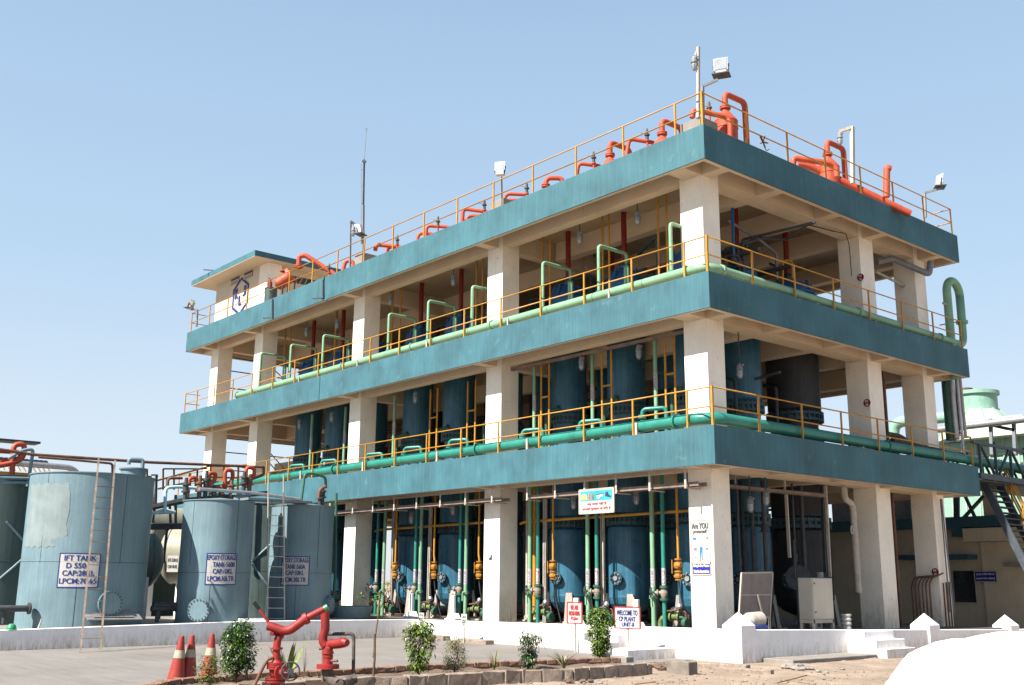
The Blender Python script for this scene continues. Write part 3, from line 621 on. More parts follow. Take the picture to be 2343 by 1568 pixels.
# cable trays with hangers
def tray(t,xa,xb,z,y0,y1):
    m=MB();m.box(xa,y0,z-.05,xb,y0+.012,z+.06);m.box(xa,y1-.012,z-.05,xb,y1,z+.06)
    n=int((xb-xa)/.3)
    for i in range(n): x=xa+(xb-xa)*(i+.5)/n;m.box(x-.02,y0+.012,z-.045,x+.02,y1-.012,z-.02)
    return m.build('tray_rail',M['tray'],t)
for i,(xa,xb,z_) in enumerate(((-7.9,-.92,3.71),(-19.6,-9.15,3.72))):
    t=thing('cable_tray',('rusty cable tray hung below the first floor band in front of the right bay','rusty cable tray hung below the first floor band in front of the middle bay')[i],'cable tray',((xa+xb)/2,.3,z_),group='cable trays hung below the first floor band')
    tray(t,xa,xb,z_,.42,.78)
    n=6 if i==0 else 8
    for k in range(n):
        x=xa+.15+(xb-xa-.5)*k/(n-1)
        m=MB();m.bar((x,.30,zc),(x,.30,z_-.1),.07,.012,(0,1,0));m.bar((x,.28,z_-.1),(x,.92,z_-.1),.05,.03);m.build('hanger',M['rustw'],t)
m=MB();m.bar((-22,.5,3.95),(-20.4,.5,3.95),.12);o=m.build('cable_duct',M['rustw']);tag(o,'short dirty white duct at the left end of the cable trays','duct')
t=thing('cable_tray','curved rusty cable tray under the ceiling of the right side bay','cable tray',(-1,4,3.8),group='cable trays of the right side bay')
m=MB();P0,P1,P2=Vector((-1.6,1.2,3.8)),Vector((-1.9,3.3,3.85)),Vector((-1.1,6.6,3.75));m.bar(P0,P1,.3,.09);m.bar(P1,P2,.3,.09);m.build('tray_rail',M['tray'],t)
for p in (P0.lerp(P1,.5),P1,P1.lerp(P2,.55)): MB().bar(p,p+Vector((0,0,.5)),.05).build('hanger',M['rustw'],t)
# first floor tray under top band
t=thing('cable_tray','thin brown cable tray under the beam of the first floor front bay','cable tray',(-5,1.3,Z[1]-T),group='cable trays of the first floor')
m=MB();m.box(-9.8,1.32,Z[1]-T-.14,-1.75,1.42,Z[1]-T-.05);m.build('tray_rail',M['tray'],t)
# ------------------------------------------------------------------ drain valve sets at the reactor feet
M['valve']=M['olive']
def drain_set(x,y,lab,i):
    t=thing('drain_valve_set',lab,'valve',(x,y,ZF),group='olive green drain valve sets at the reactor feet')
    m=MB();m.pipe([(x-.45,y-.3,ZF),(x-.45,y-.3,.12),(x-.1,y-.25,.16)],.075,.2,n=14);m.cyl((x-.45,y-.3,ZF),(x-.45,y-.3,ZF+.06),.14);m.build('elbow_pipe',M['olive'],t)
    m=MB();d=Vector((1,.14,.0)).normalized();o=Vector((x-.1,y-.25,.16));m.cyl(o,o+d*.05,.14,n=16);m.cyl(o+d*.08,o+d*.24,.1,n=14);m.cyl(o+d*.26,o+d*.31,.14,n=16);m.cyl(o+d*.16,o+d*.16+Vector((0,0,.22)),.035,n=8);m.build('valve_body',M['olive'],t)
    m=MB();handwheel(m,o+d*.16+Vector((0,0,.24)),(0,-.25,1),.12);m.build('handwheel',M['hydred'] if i%2 else M['dksteel'],t)
    m=MB();m.pipe([(x+.2,y-.22,.15),(x+.45,y-.2,.15),(x+.45,y-.2,-.1)],.05,.08);m.cyl((x+.42,y-.3,.0),(x+.55,y-.3,.0),.13,n=14);m.build('strainer',M['dullgreen'],t)
    m=MB();m.cyl((x+.16,y-.34,.36),(x+.30,y-.40,.44),.045,n=10);m.lathe([(0,.38),(.06,.40),(.085,.46),(.06,.52),(0,.54)],(x+.38,y-.42,0),n=12);m.build('gauge',M['silver'],t)
    m=MB();m.pipe([(x-.3,y-.35,.3),(x+.3,y-.38,.36),(x+.5,y-.3,.3),(x+.5,y-.25,-.2)],.025,.05);m.build('small_pipe',M['rust'],t)
    return t
ds=drain_set(VX[0],1.95,'olive green drain valve and gauge at the foot of the first front reactor',0)
for i,x in enumerate(VX[1:6],1):
    dup(ds,(x,1.95,ZF),f'olive green drain valve and gauge at the foot of the {ordn[i]} front reactor')
for px,lab in ((1335-10,'white tapered concrete pipe rest behind the red notice board'),(1437+18,'white tapered concrete pipe rest right of the welcome board')): pass
c3x=lambda v:(1300+v*.3827)/1.6533
for px,zt_,lab in ((c3x(655),.62,'white pedestal with stepped foot below the left reactor of the middle bay'),(c3x(1070),.6,'white pedestal with stepped foot below the right reactor of the middle bay'),((2150+67*.3827)/1.6533,.62,'white pedestal standing behind the red notice board'),((2150+660*.3827)/1.6533,.62,'white pedestal standing behind the welcome board')):
    p=at(px,1400,'y',1.2);m=MB();x=p.x;m.prism([(x-.11,1.2,ZF),(x+.11,1.2,ZF),(x+.085,1.2,zt_),(x-.085,1.2,zt_)],(0,.09,0));m.box(x-.3,1.1,ZF,x+.3,1.45,ZF+.08);m.prism([(x-.25,1.15,ZF+.08),(x+.25,1.15,ZF+.08),(x+.12,1.15,ZF+.25),(x-.12,1.15,ZF+.25)],(0,.25,0))
    o=m.build('pipe_pedestal',M['white'],None,.008);tag(o,lab,'pedestal',group='white pipe pedestals')
# dark inner pipes
rn=random.Random(3)
for i in range(26):
    x=-1.8-rn.random()*26;y=4.1+rn.random()*1.2;r=rn.choice((.04,.06,.09))
    m=MB();m.cyl((x,y,ZF),(x,y,Z[0]-T),r,n=10);o=m.build('inner_pipe',rn.choice((M['dksteel'],M['dullgreen'],M['rust'],M['dksteel'])));tag(o,'dark vertical pipe in the shade between the reactors of the ground floor','pipe',group='dark pipes between the ground floor reactors')
for i in range(16):
    x=-1.8-rn.random()*26;y=4.3+rn.random()*1.2;k=rn.choice((0,1));z0=Z[k];z1=Z[k+1]
    m=MB();m.pipe([(x,y,z0-.1),(x,y,z1-1.6-rn.random()*.6),(x+1.5+rn.random()*2,y,z1-1.9)],.05,.12,n=8);o=m.build('inner_pipe',rn.choice((M['dksteel'],M['dullgreen'],M['dullblue'])));tag(o,'dark bent pipe in the shade between the reactors of an upper floor','pipe',group='dark bent pipes of the upper floors')
# slim inner bracing seen through the side bay, orange drum with notice far behind
# ------------------------------------------------------------------ well-glass lamps
def lamp(p,ztop,lab,grp='caged well-glass lamps',tilt=0):
    t=thing('caged_lamp',lab,'lamp',p,group=grp);x,y,z=p
    m=MB();m.cyl((x,y,z+.2),(x,y,ztop),.018,n=8);m.build('stem',M['dksteel'],t)
    m=MB();m.lathe([(.0,.24),(.05,.23),(.085,.16),(.09,.07),(.105,.05),(.105,.02),(.0,.02)],p,n=16);m.cyl((x+.06,y,z+.15),(x+.14,y-.02,z+.17),.035,n=8);m.build('housing',M['steel'],t)
    m=MB();m.lathe([(.075,.02),(.08,-.06),(.072,-.14),(.045,-.19),(0,-.21)],p,n=16);m.build('glass_bowl',M['glass'],t)
    m=MB()
    for k in range(6):
        a=math.pi*k/3;q=Vector((math.cos(a),math.sin(a),0));P=Vector(p);m.pipe([P+q*.1+Vector((0,0,.03)),P+q*.1+Vector((0,0,-.12)),P+q*.045+Vector((0,0,-.22)),P+Vector((0,0,-.23))],.005,.02,n=5,caps=False)
    m.torus((x,y,z-.08),(0,0,1),.1,.005,16,5);m.build('wire_guard',M['steel'],t)
for px,py,k,nm in ((1458,500,2,'top storey, right lamp of the right bay'),(1326,545,2,'top storey, left lamp of the right bay'),(1037,642,2,'top storey, right lamp of the second bay'),(893,688,2,'top storey, left lamp of the second bay'),(771,742,2,'top storey, right lamp of the third bay'),(701,760,2,'top storey, left lamp of the third bay'),
    (1461,806,1,'first floor, right lamp of the right bay'),(1330,832,1,'first floor, left lamp of the right bay'),(950,910,1,'first floor, lamp before the left reactor of the second bay'),(759,955,1,'first floor, right lamp of the third bay'),(685,972,1,'first floor, left lamp of the third bay'),
    (1312,1150,0,'ground floor, lamp left of the pictogram board'),(1455,1138,0,'ground floor, lamp right of the pictogram board'),(941,1185,0,'ground floor, left lamp of the middle bay'),(1036,1165,0,'ground floor, right lamp of the middle bay')):
    p=at(px,py,'y',1.35); lamp((p.x,p.y,p.z),Z[k]-T+.05,'caged lamp hanging on the '+nm)
for px,py,k,nm in ((1692,850,1,'first floor just right of the corner pillar'),(1820,1160,0,''),(1716,1155,0,'ground floor side bay, left one'),(1752,1140,0,'ground floor side bay, right one')):
    if nm: p=at(px,py,'x',-1.3); lamp((p.x,p.y,p.z),Z[k]-T+.05,'caged lamp hanging on the '+nm)

# crowd of dark pipes, valves and frames in the right side bays
rn=random.Random(9)
for i in range(22):
    y=2.3+rn.random()*7.2;x=-1.9-rn.random()*2.2
    if abs(y-5.3)<.8 and abs(x+3)<.8 or abs(y-8.25)<1.05: continue
    r=rn.choice((.035,.05,.07));m=MB();m.cyl((x,y,ZF),(x,y,Z[0]-T),r,n=10);zz=.4+rn.random()*2.6
    m.cyl((x,y,zz-.1),(x,y,zz-.07),r*2.2,n=12);m.cyl((x,y,zz+.07),(x,y,zz+.1),r*2.2,n=12);m.cyl((x,y,zz-.07),(x,y,zz+.07),r*1.6,n=12)
    if rn.random()<.6: m.pipe([(x,y,zz+.5),(x+.3,y-.5,zz+.5),(x+.3,y-.5,zz-.6)],r*.7,.1,n=8)
    o=m.build('process_pipe',rn.choice((M['dksteel'],M['dksteel'],M['rust'],M['dullblue'])));tag(o,'dark flanged process pipe among the clutter of the right side ground bay','pipe',group='dark process pipes of the right side ground bay')
for i in range(14):
    k=rn.choice((0,1,1));y=2.2+rn.random()*7;x=-2-rn.random()*3;z0=Z[k]-.1;z1=Z[k+1]-T
    if abs(x+3)<.75 and abs(y-5.3)<.75 or abs(y-8.25)<1.0: continue
    m=MB();m.pipe([(x,y,z0),(x,y,z1-.5-rn.random()*.8),(x-rn.random()*2,y+.8,z1-.6)],rn.choice((.05,.07)),.15,n=8);m.cyl((x,y,z0+.9),(x,y,z0+1.1),.13,n=12)
    o=m.build('process_pipe',rn.choice((M['dksteel'],M['dullblue'],M['dullgreen'])));tag(o,'dark bent process pipe in an upper bay of the right side','pipe',group='dark process pipes of the upper right bays')
for i,(x,y,k) in enumerate(((-4.6,7.2,1),(-7.4,6.4,1),(-5.2,10.8,0),(-6.5,10.9,1),(-3.4,11.3,1))):
    z=Z[k];m=MB();m.lathe([(0,z-.1),(.45,z-.1),(.5,z+.1),(.5,z+1.0),(.35,z+1.3),(.1,z+1.4),(.1,z+1.6),(0,z+1.6)],(x,y,0),n=24);o=m.build('small_vessel',M['dullblue'] if i%2 else M['blue2']);tag(o,'small domed blue vessel standing deep inside an upper right bay','vessel',group='small domed vessels of the upper right bays')

# pipe runs deep inside the top storey
for i in range(16):
    x=-1.5-i*1.7-rn.random();y=4.2+rn.random()*1.6;z0=Z[1]-.1;h=Z[1]+1.7+rn.random()*1.1;m=MB()
    m.pipe([(x,y,z0),(x,y,h),(x-1.2-rn.random(),y,h),(x-1.3-rn.random(),y+.6,z0+.4)],rn.choice((.05,.07,.09)),.15,n=8);m.cyl((x,y,h-.7),(x,y,h-.5),.13,n=10)
    o=m.build('process_pipe',rn.choice((M['dksteel'],M['dullblue'],M['blue2'])));tag(o,'dark blue-grey pipe loop behind the domes of the top storey','pipe',group='dark pipe loops behind the top storey domes')
for i,y in enumerate((4.6,6.3)):
    m=MB();m.bar((-27,y,Z[1]+2.0-.2*i),(-1.6,y,Z[1]+2.0-.2*i),.12);o=m.build('pipe_bracket_rail',M['dksteel']);tag(o,('long dark rail crossing the top storey behind the first row of domes','second long dark rail deeper inside the top storey')[i],'rail')
# ------------------------------------------------------------------ roof plant
def cpx(ox,oy,s,x,y): return ((ox+x*s)/1.6533,(oy+y*s)/1.6533)
c6=lambda x,y:cpx(2600,300,.638,x,y)
c4=lambda x,y:cpx(600,800,.6379,x,y)
c4b=lambda x,y:cpx(1700,300,.512,x,y)
c1=lambda x,y:cpx(0,1600,.6326,x,y)
c3=lambda x,y:cpx(2500,1700,.5856,x,y)
zr=Z[2]-.12
def cone_unit(x,y,lab,goose=True,n=1):
    t=thing('cone_condenser',lab,'condenser',(x,y,zr),group='orange red cone topped condensers on the roof')
    m=MB();m.lathe([(0,14.3),(.2,14.32),(.36,14.5),(.37,15.12),(.38,15.13),(.37,15.16),(.12,15.50),(.11,15.6)],(x,y,0),n=24);m.build('body',M['red'],t)
    for k in range(3):
        a=R_(30+120*k);MB().bar((x+.3*math.cos(a),y+.3*math.sin(a),zr),(x+.3*math.cos(a),y+.3*math.sin(a),14.5),.08).build('leg',M['dksteel'],t)
    m=MB();m.cyl((x,y,15.58),(x,y,15.62),.17);m.cyl((x,y,15.64),(x,y,15.68),.17);m.build('flange',M['red'],t)
    m=MB();m.pipe([(x,y,15.6),(x,y,16.12),(x+.05,y+.95,16.1),(x+.05,y+.98,zr)],.095,.2,n=14,seg=7);m.build('gooseneck_pipe',M['red'],t)
    m=MB();m.torus((x,y,14.9),(0,0,1),.37,.015,24,5);m.build('girth_seam',M['red'],t)
    return t
u=cone_unit(-1.46,2.95,'orange red cone topped condenser fully visible at the roof corner')
dup(u,(-4.07,2.95,zr),'orange red cone topped condenser on the roof, second from the corner, only its top showing')
dup(u,(-6.47,2.95,zr),'orange red cone topped condenser on the roof, third from the corner, only its cone showing')
q=at(1893,362,'z',15.5)
cone_unit(q.x,q.y,'orange red condenser on the right part of the roof behind the lamp post')
def redpipe(pts,dp,r,lab,fl=None,nm='roof_pipe',m_=None):
    P=[atd(x,y,dp) for x,y in pts]; m=MB();m.pipe(P,r,r*2.6,n=12,seg=6)
    if fl is not None:
        for f in fl: p=P[f];d=(P[f+1]-P[f]).normalized();m.cyl(p+d*.05,p+d*.09,r*1.8,n=14);m.cyl(p+d*.12,p+d*.16,r*1.8,n=14)
    o=m.build(nm,m_ or M['red']);tag(o,lab,'pipe',group='orange red roof pipes');return o
def dd(x,y=2.3): return dep((x,y,14.5))
redpipe([(1319,405),(1323,374),(1376,381),(1376,400)],dd(-7.3),.07,'bent orange red pipe left of the third cone condenser')
redpipe([(1433,358),(1439,318),(1500,328),(1500,345)],dd(-5),.07,'bent orange red pipe left of the second cone condenser')
redpipe([(1583,270),(1585,252),(1664,268),(1670,282),(1671,320)],dd(-1.6,1.9),.085,'orange red pipe sweeping down in front of the corner condenser')
redpipe([(1248,432),(1249,408),(1287,408),(1287,432)],dd(-9.3,2.9),.09,'short orange red gooseneck with flange, right of the middle floodlight',[0])
redpipe([(1152,462),(1158,444),(1211,446),(1211,470)],dd(-10.5),.07,'orange red bent pipe behind the middle concrete block')
redpipe([(1150,458),(1188,458),(1190,480)],dd(-10.9,2.9),.06,'low orange red pipe end right of the middle concrete block')
redpipe([(1057,512),(1059,478),(1118,486),(1118,505)],dd(-13),.075,'orange red bent pipe left of the middle concrete block')
redpipe([(1068,512),(1069,495),(1105,494),(1106,510)],dd(-13.2,2.9),.075,'orange red flanged elbow below a longer bent pipe',[0])
redpipe([(974,545),(976,517),(1028,520),(1028,535)],dd(-15.6),.07,'orange red bent pipe, second group left of the middle block')
redpipe([(954,552),(958,534),(990,535),(990,550)],dd(-16.2,2.9),.075,'lower orange red bent pipe of the second group left of the middle block')
redpipe([(858,574),(861,560),(918,566),(918,580)],dd(-18.5),.09,'orange red bent pipe right of the antenna pole')
redpipe([(885,580),(888,566),(905,566),(906,580)],dd(-18.4,2.9),.08,'small orange red elbow below the bent pipe near the antenna')
redpipe([(784,622),(790,597),(808,598),(809,615)],dd(-20.6),.09,'orange red elbow left of the antenna pole')
redpipe([(683,615),(684,587),(698,584),(768,630)],dd(-24.5),.12,'long orange red slanting pipe above the tilted roof vessel',[0])
t=thing('tilted_vessel','orange red vessel lying on a frame on the roof before the stair room','vessel',(-25,2.5,zr))
a=atd(632,655,dd(-25));b=atd(668,630,dd(-25));m=MB();m.lathe([(0,-.05),(.2,0),(.3,.12),(.3,.75)],a,(b-a),n=20);d=(b-a).normalized();m.build('body',M['red'],t)
m=MB();m.cyl(a+d*.74,a+d*.90,.43,n=24);m.build('flange',M['red'],t)
m=MB();e=a+d*.4;m.cyl(e,e+Vector((0,0,.5)),.12);m.cyl(e+Vector((0,0,.48)),e+Vector((0,0,.52)),.2);m.build('nozzle',M['red'],t)
m=MB()
for f in (a+d*.2,a+d*.9):
    for s_ in (-.3,.3): m.bar(f+Vector((s_,0,-.1)),Vector((f.x+s_,f.y,zr)),.06)
m.build('frame',M['dksteel'],t)
rl=[]
for i,(px,py) in enumerate(((1622,248),(1480,310),(1358,362),(1205,432),(1108,470),(1002,508),(909,550),(753,615))):
    t=thing('relief_valve',('small rusty valve standing on a red stub beside the corner condenser','small dark valve on a red stub, second from the roof corner','small dark valve on a red stub, third from the roof corner','small dark valve right of the middle roof floodlight','small dark valve left of the middle concrete block','small dark valve, third left of the middle floodlight','small dark valve with a looped wire right of the antenna pole','small dark valve standing left of the antenna near the stair room')[i],'valve',atd(px,py+20,dd(-3)),group='small valves on the roof pipes')
    dp=dd([-2,-4.8,-7,-10,-12.5,-15,-18,-21.5][i]);k=1+.1*(i<1);g=atd(px,py,dp)
    m=MB();m.cyl(g-Vector((0,0,.5)),g-Vector((0,0,.2)),.04);m.cyl(g-Vector((0,0,.22)),g-Vector((0,0,.18)),.08,n=12);m.build('stub',M['red'],t)
    m=MB();m.cyl(g-Vector((0,0,.18)),g-Vector((0,0,.0)),.055*k,n=12);m.cyl(g-Vector((0,0,.01)),g+Vector((0,0,.03)),.09,n=12);m.cyl(g,g+Vector((0,0,.18)),.045,n=10);m.cyl(g+Vector((0,0,.17)),g+Vector((0,0,.24)),.02);m.bar(g+Vector((0,0,.05)),g+Vector((-.2,-.1,.12)),.02);m.build('valve_body',M['rust'] if i==0 else M['dksteel'],t)
# concrete blocks
for px0,px1,px2,py,yc,lab in ((1555,1604,1641,266,.42,'bare concrete block under the tall lamp pole at the roof corner'),(1121,1151,1184,452,.5,'bare concrete block behind the railing in the middle of the roof edge'),(812,829,866,577,.5,'bare concrete block at the foot of the antenna pole')):
    p=at(px1,py,'y',yc);xl=at(px0,py+5,'y',yc).x;yr=min(1.9,at(px2,py+8,'x',p.x).y)
    m=MB();m.box(xl,yc,zr,p.x,yr,p.z);o=m.build('concrete_block',M['concrete'],None,.015);tag(o,lab,'block',group='concrete blocks along the roof edge')
# lamp posts, floodlights
def flood(c,aim,lab,arm=None,size=.30,plate=True):
    t=thing('floodlight',lab,'floodlight',c,group='floodlights on the roof edge');c=Vector(c);n=Vector(aim).normalized();s_=n.cross(Vector((0,0,1))).normalized();u=s_.cross(n)
    h=size;A=[c+s_*a*h+u*b*h*.9 for a,b in ((-1,-1),(1,-1),(1,1),(-1,1))];Bk=[c-n*.2+s_*a*h*.5+u*b*h*.45 for a,b in ((-1,-1),(1,-1),(1,1),(-1,1))]
    m=MB();m.hexa(Bk,A);m.bar(c-n*.1-u*h*1.1-s_*.15,c-n*.1-u*h*1.1+s_*.15,.2,.22);m.build('housing',M['lampw'],t)
    m=MB();m.hexa([p+n*.004-(p-c)*.14 for p in A],[p+n*.012-(p-c)*.14 for p in A]);m.build('glass_front',M['glass'],t)
    m=MB();
    for sg in (-1,1): m.bar(c+s_*sg*h*1.06-n*.05,c+s_*sg*h*.9-n*.05-u*h*1.5,.03)
    b0=c-u*h*1.5-n*.05;m.bar(b0-s_*h*.9,b0+s_*h*.9,.03)
    if plate:m.hexa([b0+s_*a*.25+Vector((n.x,n.y,0))*b_*.2-Vector((0,0,.03)) for a,b_ in ((-1,-1),(1,-1),(1,1),(-1,1))],[b0+s_*a*.25+Vector((n.x,n.y,0))*b_*.2 for a,b_ in ((-1,-1),(1,-1),(1,1),(-1,1))])
    m.build('bracket',M['dksteel'],t)
    if arm:
        m=MB()
        for p_,q_ in zip(arm,arm[1:]): m.bar(p_,q_,.07)
        m.build('arm_post',M['steel'],t)
    return t
M['lampw']=mat('lamp_white_enamel',(.40,.39,.37),.4,.05,5)
D0=dep((-.35,.35,15))
def A_(px,py,d=None): return atd(px,py,D0 if d is None else d)
flood(A_(1648,147),(.45,-.85,-.05),'white floodlight on a bent arm at the roof corner',[A_(1641,183),A_(1607,198),A_(1608,275)],.21)
t=thing('lamp_pole','tall pale pole at the roof corner with a small caged lamp near its top','lamp pole',A_(1597,275),group='slim lamp poles on the roof')
MB().bar(A_(1597,272),A_(1597,108),.075).build('pole',M['rustw'],t)
m=MB();m.bar(A_(1597,110),A_(1588,128),.06);m.build('arm',M['rustw'],t)
g=A_(1588,146);lamp((g.x,g.y,g.z),g.z+.3,'small caged lamp hanging near the top of the tall corner pole','caged lamps on the roof poles')
D1=dep((-10.3,.4,15));flood(atd(1143,380,D1),(.55,-.8,.1),'grey faced floodlight on the middle of the roof edge',[atd(1146,405,D1),atd(1147,470,D1)],.19,False)
D2=dep((-19.2,.5,15));flood(atd(818,524,D2),(-.8,-.35,-.35),'white floodlight clamped to the antenna pole, facing left',[atd(828,545,D2),atd(830,548,D2)],.2)
t=thing('antenna_mast','tall thin antenna mast with a whip on the roof edge beside a floodlight','antenna',atd(831,585,D2))
m=MB();m.bar(atd(830,585,D2),atd(831,470,D2),.085);m.build('lower_pole',M['steel'],t)
m=MB();m.bar(atd(831,472,D2),atd(833,366,D2),.06);m.bar(atd(830,368,D2),atd(836,372,D2),.12);m.build('upper_pole',M['dksteel'],t)
m=MB();m.cyl(atd(833,366,D2),atd(838,296,D2),.018,n=6)
for dx in (-3,0,3): m.cyl(atd(838,300,D2),atd(838+dx,293,D2),.01,n=5)
m.build('whip',M['steel'],t)
m=MB()
for py in (388,425,465,514): m.cyl(atd(826,py,D2),atd(831,py,D2),.015,n=5)
m.pipe([atd(826,375,D2),atd(826,560,D2)],.01,n=5);m.build('cable',M['steel'],t)
D3=dep((-20,.6,15));t=thing('lamp_pole','dark slim pole with a small bulb lamp left of the antenna mast','lamp pole',atd(801,618,D3),group='slim lamp poles on the roof')
MB().bar(atd(800,620,D3),atd(802,507,D3),.07).build('pole',M['steel'],t);MB().bar(atd(802,507,D3),atd(812,514,D3),.09).build('arm',M['dksteel'],t)
g=atd(808,530,D3);lamp((g.x,g.y,g.z),g.z+.25,'small bulb lamp on the dark slim pole left of the antenna','caged lamps on the roof poles')
D4=dep((-34.2,.3,15));flood(atd(437,693,D4),(-.75,-.4,.5),'tilted floodlight on the far left corner of the roof',[atd(437,709,D4),atd(452,709,D4),atd(450,748,D4)],.19)
D5=dep((-.4,13.9,15));flood(atd(2154,411,D5),(.75,.6,-.15),'white floodlight on a bent arm at the far right roof corner',[atd(2150,432,D5),atd(2115,442,D5),atd(2117,498,D5)],.2)
D6=dep((-.4,9,15));t=thing('lamp_pole','pale square pole with a crook holding a lamp on the right roof edge','lamp pole',atd(1951,415,D6),group='slim lamp poles on the roof')
m=MB();m.bar(atd(1950,420,D6),atd(1949,291,D6),.12);m.build('pole',M['rustw'],t);m=MB();m.bar(atd(1950,291,D6),atd(1918,302,D6),.1);m.build('arm',M['rustw'],t)
g=atd(1921,318,D6);lamp((g.x,g.y,g.z),g.z+.25,'caged lamp hanging from the crook of the square roof pole','caged lamps on the roof poles')
DR=dep((-2.2,8.5,14.6))
redpipe([c6(625,510),c6(628,468),c6(880,505),c6(885,580)],dep((-1.2,6.5,14.5)),.10,'orange red bent pipe in front of the right roof condenser')
redpipe([c6(655,505),c6(720,515),c6(1010,650),c6(1320,800)],dep((-.9,9,14.3)),.13,'long orange red manifold lying along the right roof edge')
redpipe([c6(1178,700),c6(1180,525),c6(1205,532)],dep((-1,11,14.5)),.12,'upright orange red vent stack with bent tip on the right roof part',[])
m=MB();p=at(*c6(1190,700),'x',-1);m.box(-1.6,p.y-.4,zr,-.9,p.y+.3,14.05);m.box(-1.3,p.y-2.4,zr,-.8,p.y-1.9,14.1);o=m.build('concrete_block',M['concrete']);tag(o,'grey concrete pads under the vent stack on the right roof part','block',group='concrete blocks along the roof edge')
m=MB();p=at(1745,325,'x',-.15)
for k in range(5):
    a=k*1.25;m.bar(p,p+Vector((.03,.2*math.cos(a),.2*math.sin(a))),.06,.02)
m.pipe([p,p+Vector((0,.15,-.25)),p+Vector((0,.3,-.15))],.012);o=m.build('broken_lamp_bracket',M['rust']);tag(o,'small rusty star shaped bracket with wire on the right roof railing','bracket')
# wall things on the rooftop stair room
ex_=at(618,650,'y',.8).x;dx0=at(617,700,'y',.3).x
t=thing('fire_extinguisher','red fire extinguisher hung on the stair room pillar on the roof','extinguisher',(ex_,.8,14.9));m=MB();m.lathe([(0,14.55),(.09,14.56),(.1,14.65),(.1,15.0),(.04,15.1),(.03,15.2),(0,15.2)],(ex_,.8,0),n=14);m.build('body',M['hydred'],t);m=MB();m.bar((ex_,.8,15.2),(ex_-.1,.75,15.22),.04);m.pipe([(ex_,.78,15.15),(ex_+.15,.76,15.1),(ex_+.14,.76,14.8)],.015);m.build('hose',M['black'],t)
m=MB();m.cyl((dx0,.3,13.7),(dx0,.3,14.35),.28,n=18);m.cyl((dx0,.3,14.35),(dx0,.3,14.38),.30,n=18);o=m.build('roof_drum',M['tankdk']);tag(o,'small dark grey drum on the roof before the stair room pillar','drum')
# fire point signs
def fe_sign(P,ax,lab,size=.2):
    t=thing('fire_point_sign',lab,'sign',P,group='round red fire extinguisher marks');P=Vector(P)
    n={'x':Vector((1,0,0)),'y':Vector((0,-1,0))}[ax];X=Vector((0,0,1)).cross(n)
    m=MB();m.cyl(P,P+n*.006,size,n=24);m.build('disc',M['dkred'],t)
    text([('FE',0,.015,size*.8,size*.55),('38',0,-size*.75,size*.7,size*.5),('EXTINGUISHER',0,-size*1.45,size*2,size*.26)],P,X,(0,0,1),M['txtred'] if 0 else M['txtwhite'],t,off=.012,bold=.018)
for q,ax,v,lab in (((1983,922),'y',9.25,'round red FE mark painted on the first floor right column'),((1968,635),'y',9.25,'round red FE mark on the top storey right column'),((2139,1309),'y',12.89,'round red FE mark on the ground floor far right column')):
    p=at(*q,ax,v);fe_sign((p.x,p.y,p.z),ax,lab,.13)
# red squiggle marks left as small hoses are skipped
# ------------------------------------------------------------------ boards and posters
def board(O,X,Yv,w,h,m_board,m_frame,lab,name='notice_board',cat='sign',fr=.02,th=.015,group=None):
    O=Vector(O);X=Vector(X).normalized();Yv=Vector(Yv).normalized();n=X.cross(Yv);t=thing(name,lab,cat,O,group=group)
    c=[O+X*a*w/2+Yv*b*h/2 for a,b in ((-1,-1),(1,-1),(1,1),(-1,1))]
    m=MB();m.hexa([p-n*th for p in c],c);m.build('panel',m_board,t)
    if m_frame:
        m=MB();k=[O+X*a*(w/2+fr)+Yv*b*(h/2+fr) for a,b in ((-1,-1),(1,-1),(1,1),(-1,1))]
        for i in range(4): m.bar(k[i]-n*th/2,k[(i+1)%4]-n*th/2,fr*1.6,th+.016,up=n)
        m.build('frame',m_frame,t)
    return t,n
# poster on the corner pillar
t,n=board((-1.31,.905,2.2),(1,0,0),(0,0,1),.62,1.12,M['signw'],M['rustw'],'tall white safety poster with a small worker figure on the corner pillar','safety_poster')
text([('Are YOU',0,.34,.56,.16),('protected?',.0,.20,.46,.12)],(-1.31,.905,2.2),(1,0,0),(0,0,1),M['txtgrey'],t)
def flat(pts,O,X,Yv,m,par,name,off=.005):
    X=Vector(X).normalized();Yv=Vector(Yv).normalized();n=X.cross(Yv);mb=MB()
    for poly in pts:
        P=[Vector(O)+X*u+Yv*v for u,v in poly];mb.prism([p+n*.001 for p in P],n*off)
    return mb.build(name,m,par)
def ell(u,v,a,b,n=14): return [(u+a*math.cos(2*math.pi*i/n),v+b*math.sin(2*math.pi*i/n)) for i in range(n)]
O=(-1.29,.905,2.2)
M['pblue']=mat('print_blue',(.02,.15,.5),.5);M['ppale']=mat('print_pale_blue',(.40,.62,.70),.5);M['pgrey']=mat('print_grey',(.2,.17,.14),.5);M['pyel']=mat('print_pale_yellow',(.80,.62,.12),.5);M['pred']=mat('print_red',(.70,.12,.05),.5);M['pdark']=mat('print_dark',(.04,.03,.06),.5)
flat([[(-.045,-.14),(.045,-.14),(.04,-.45),(.015,-.45),(.0,-.22),(-.02,-.45),(-.05,-.45)],ell(-.22,.08,.06,.035)],O,(1,0,0),(0,0,1),M['pblue'],t,'printed_figure')
flat([[(-.05,-.14),(.05,-.14),(.07,-.02),(.11,.1),(.08,.11),(.04,.03),(-.03,.04),(-.1,-.05),(-.08,-.08)],ell(0,.09,.035,.045)],O,(1,0,0),(0,0,1),M['ppale'],t,'printed_shirt')
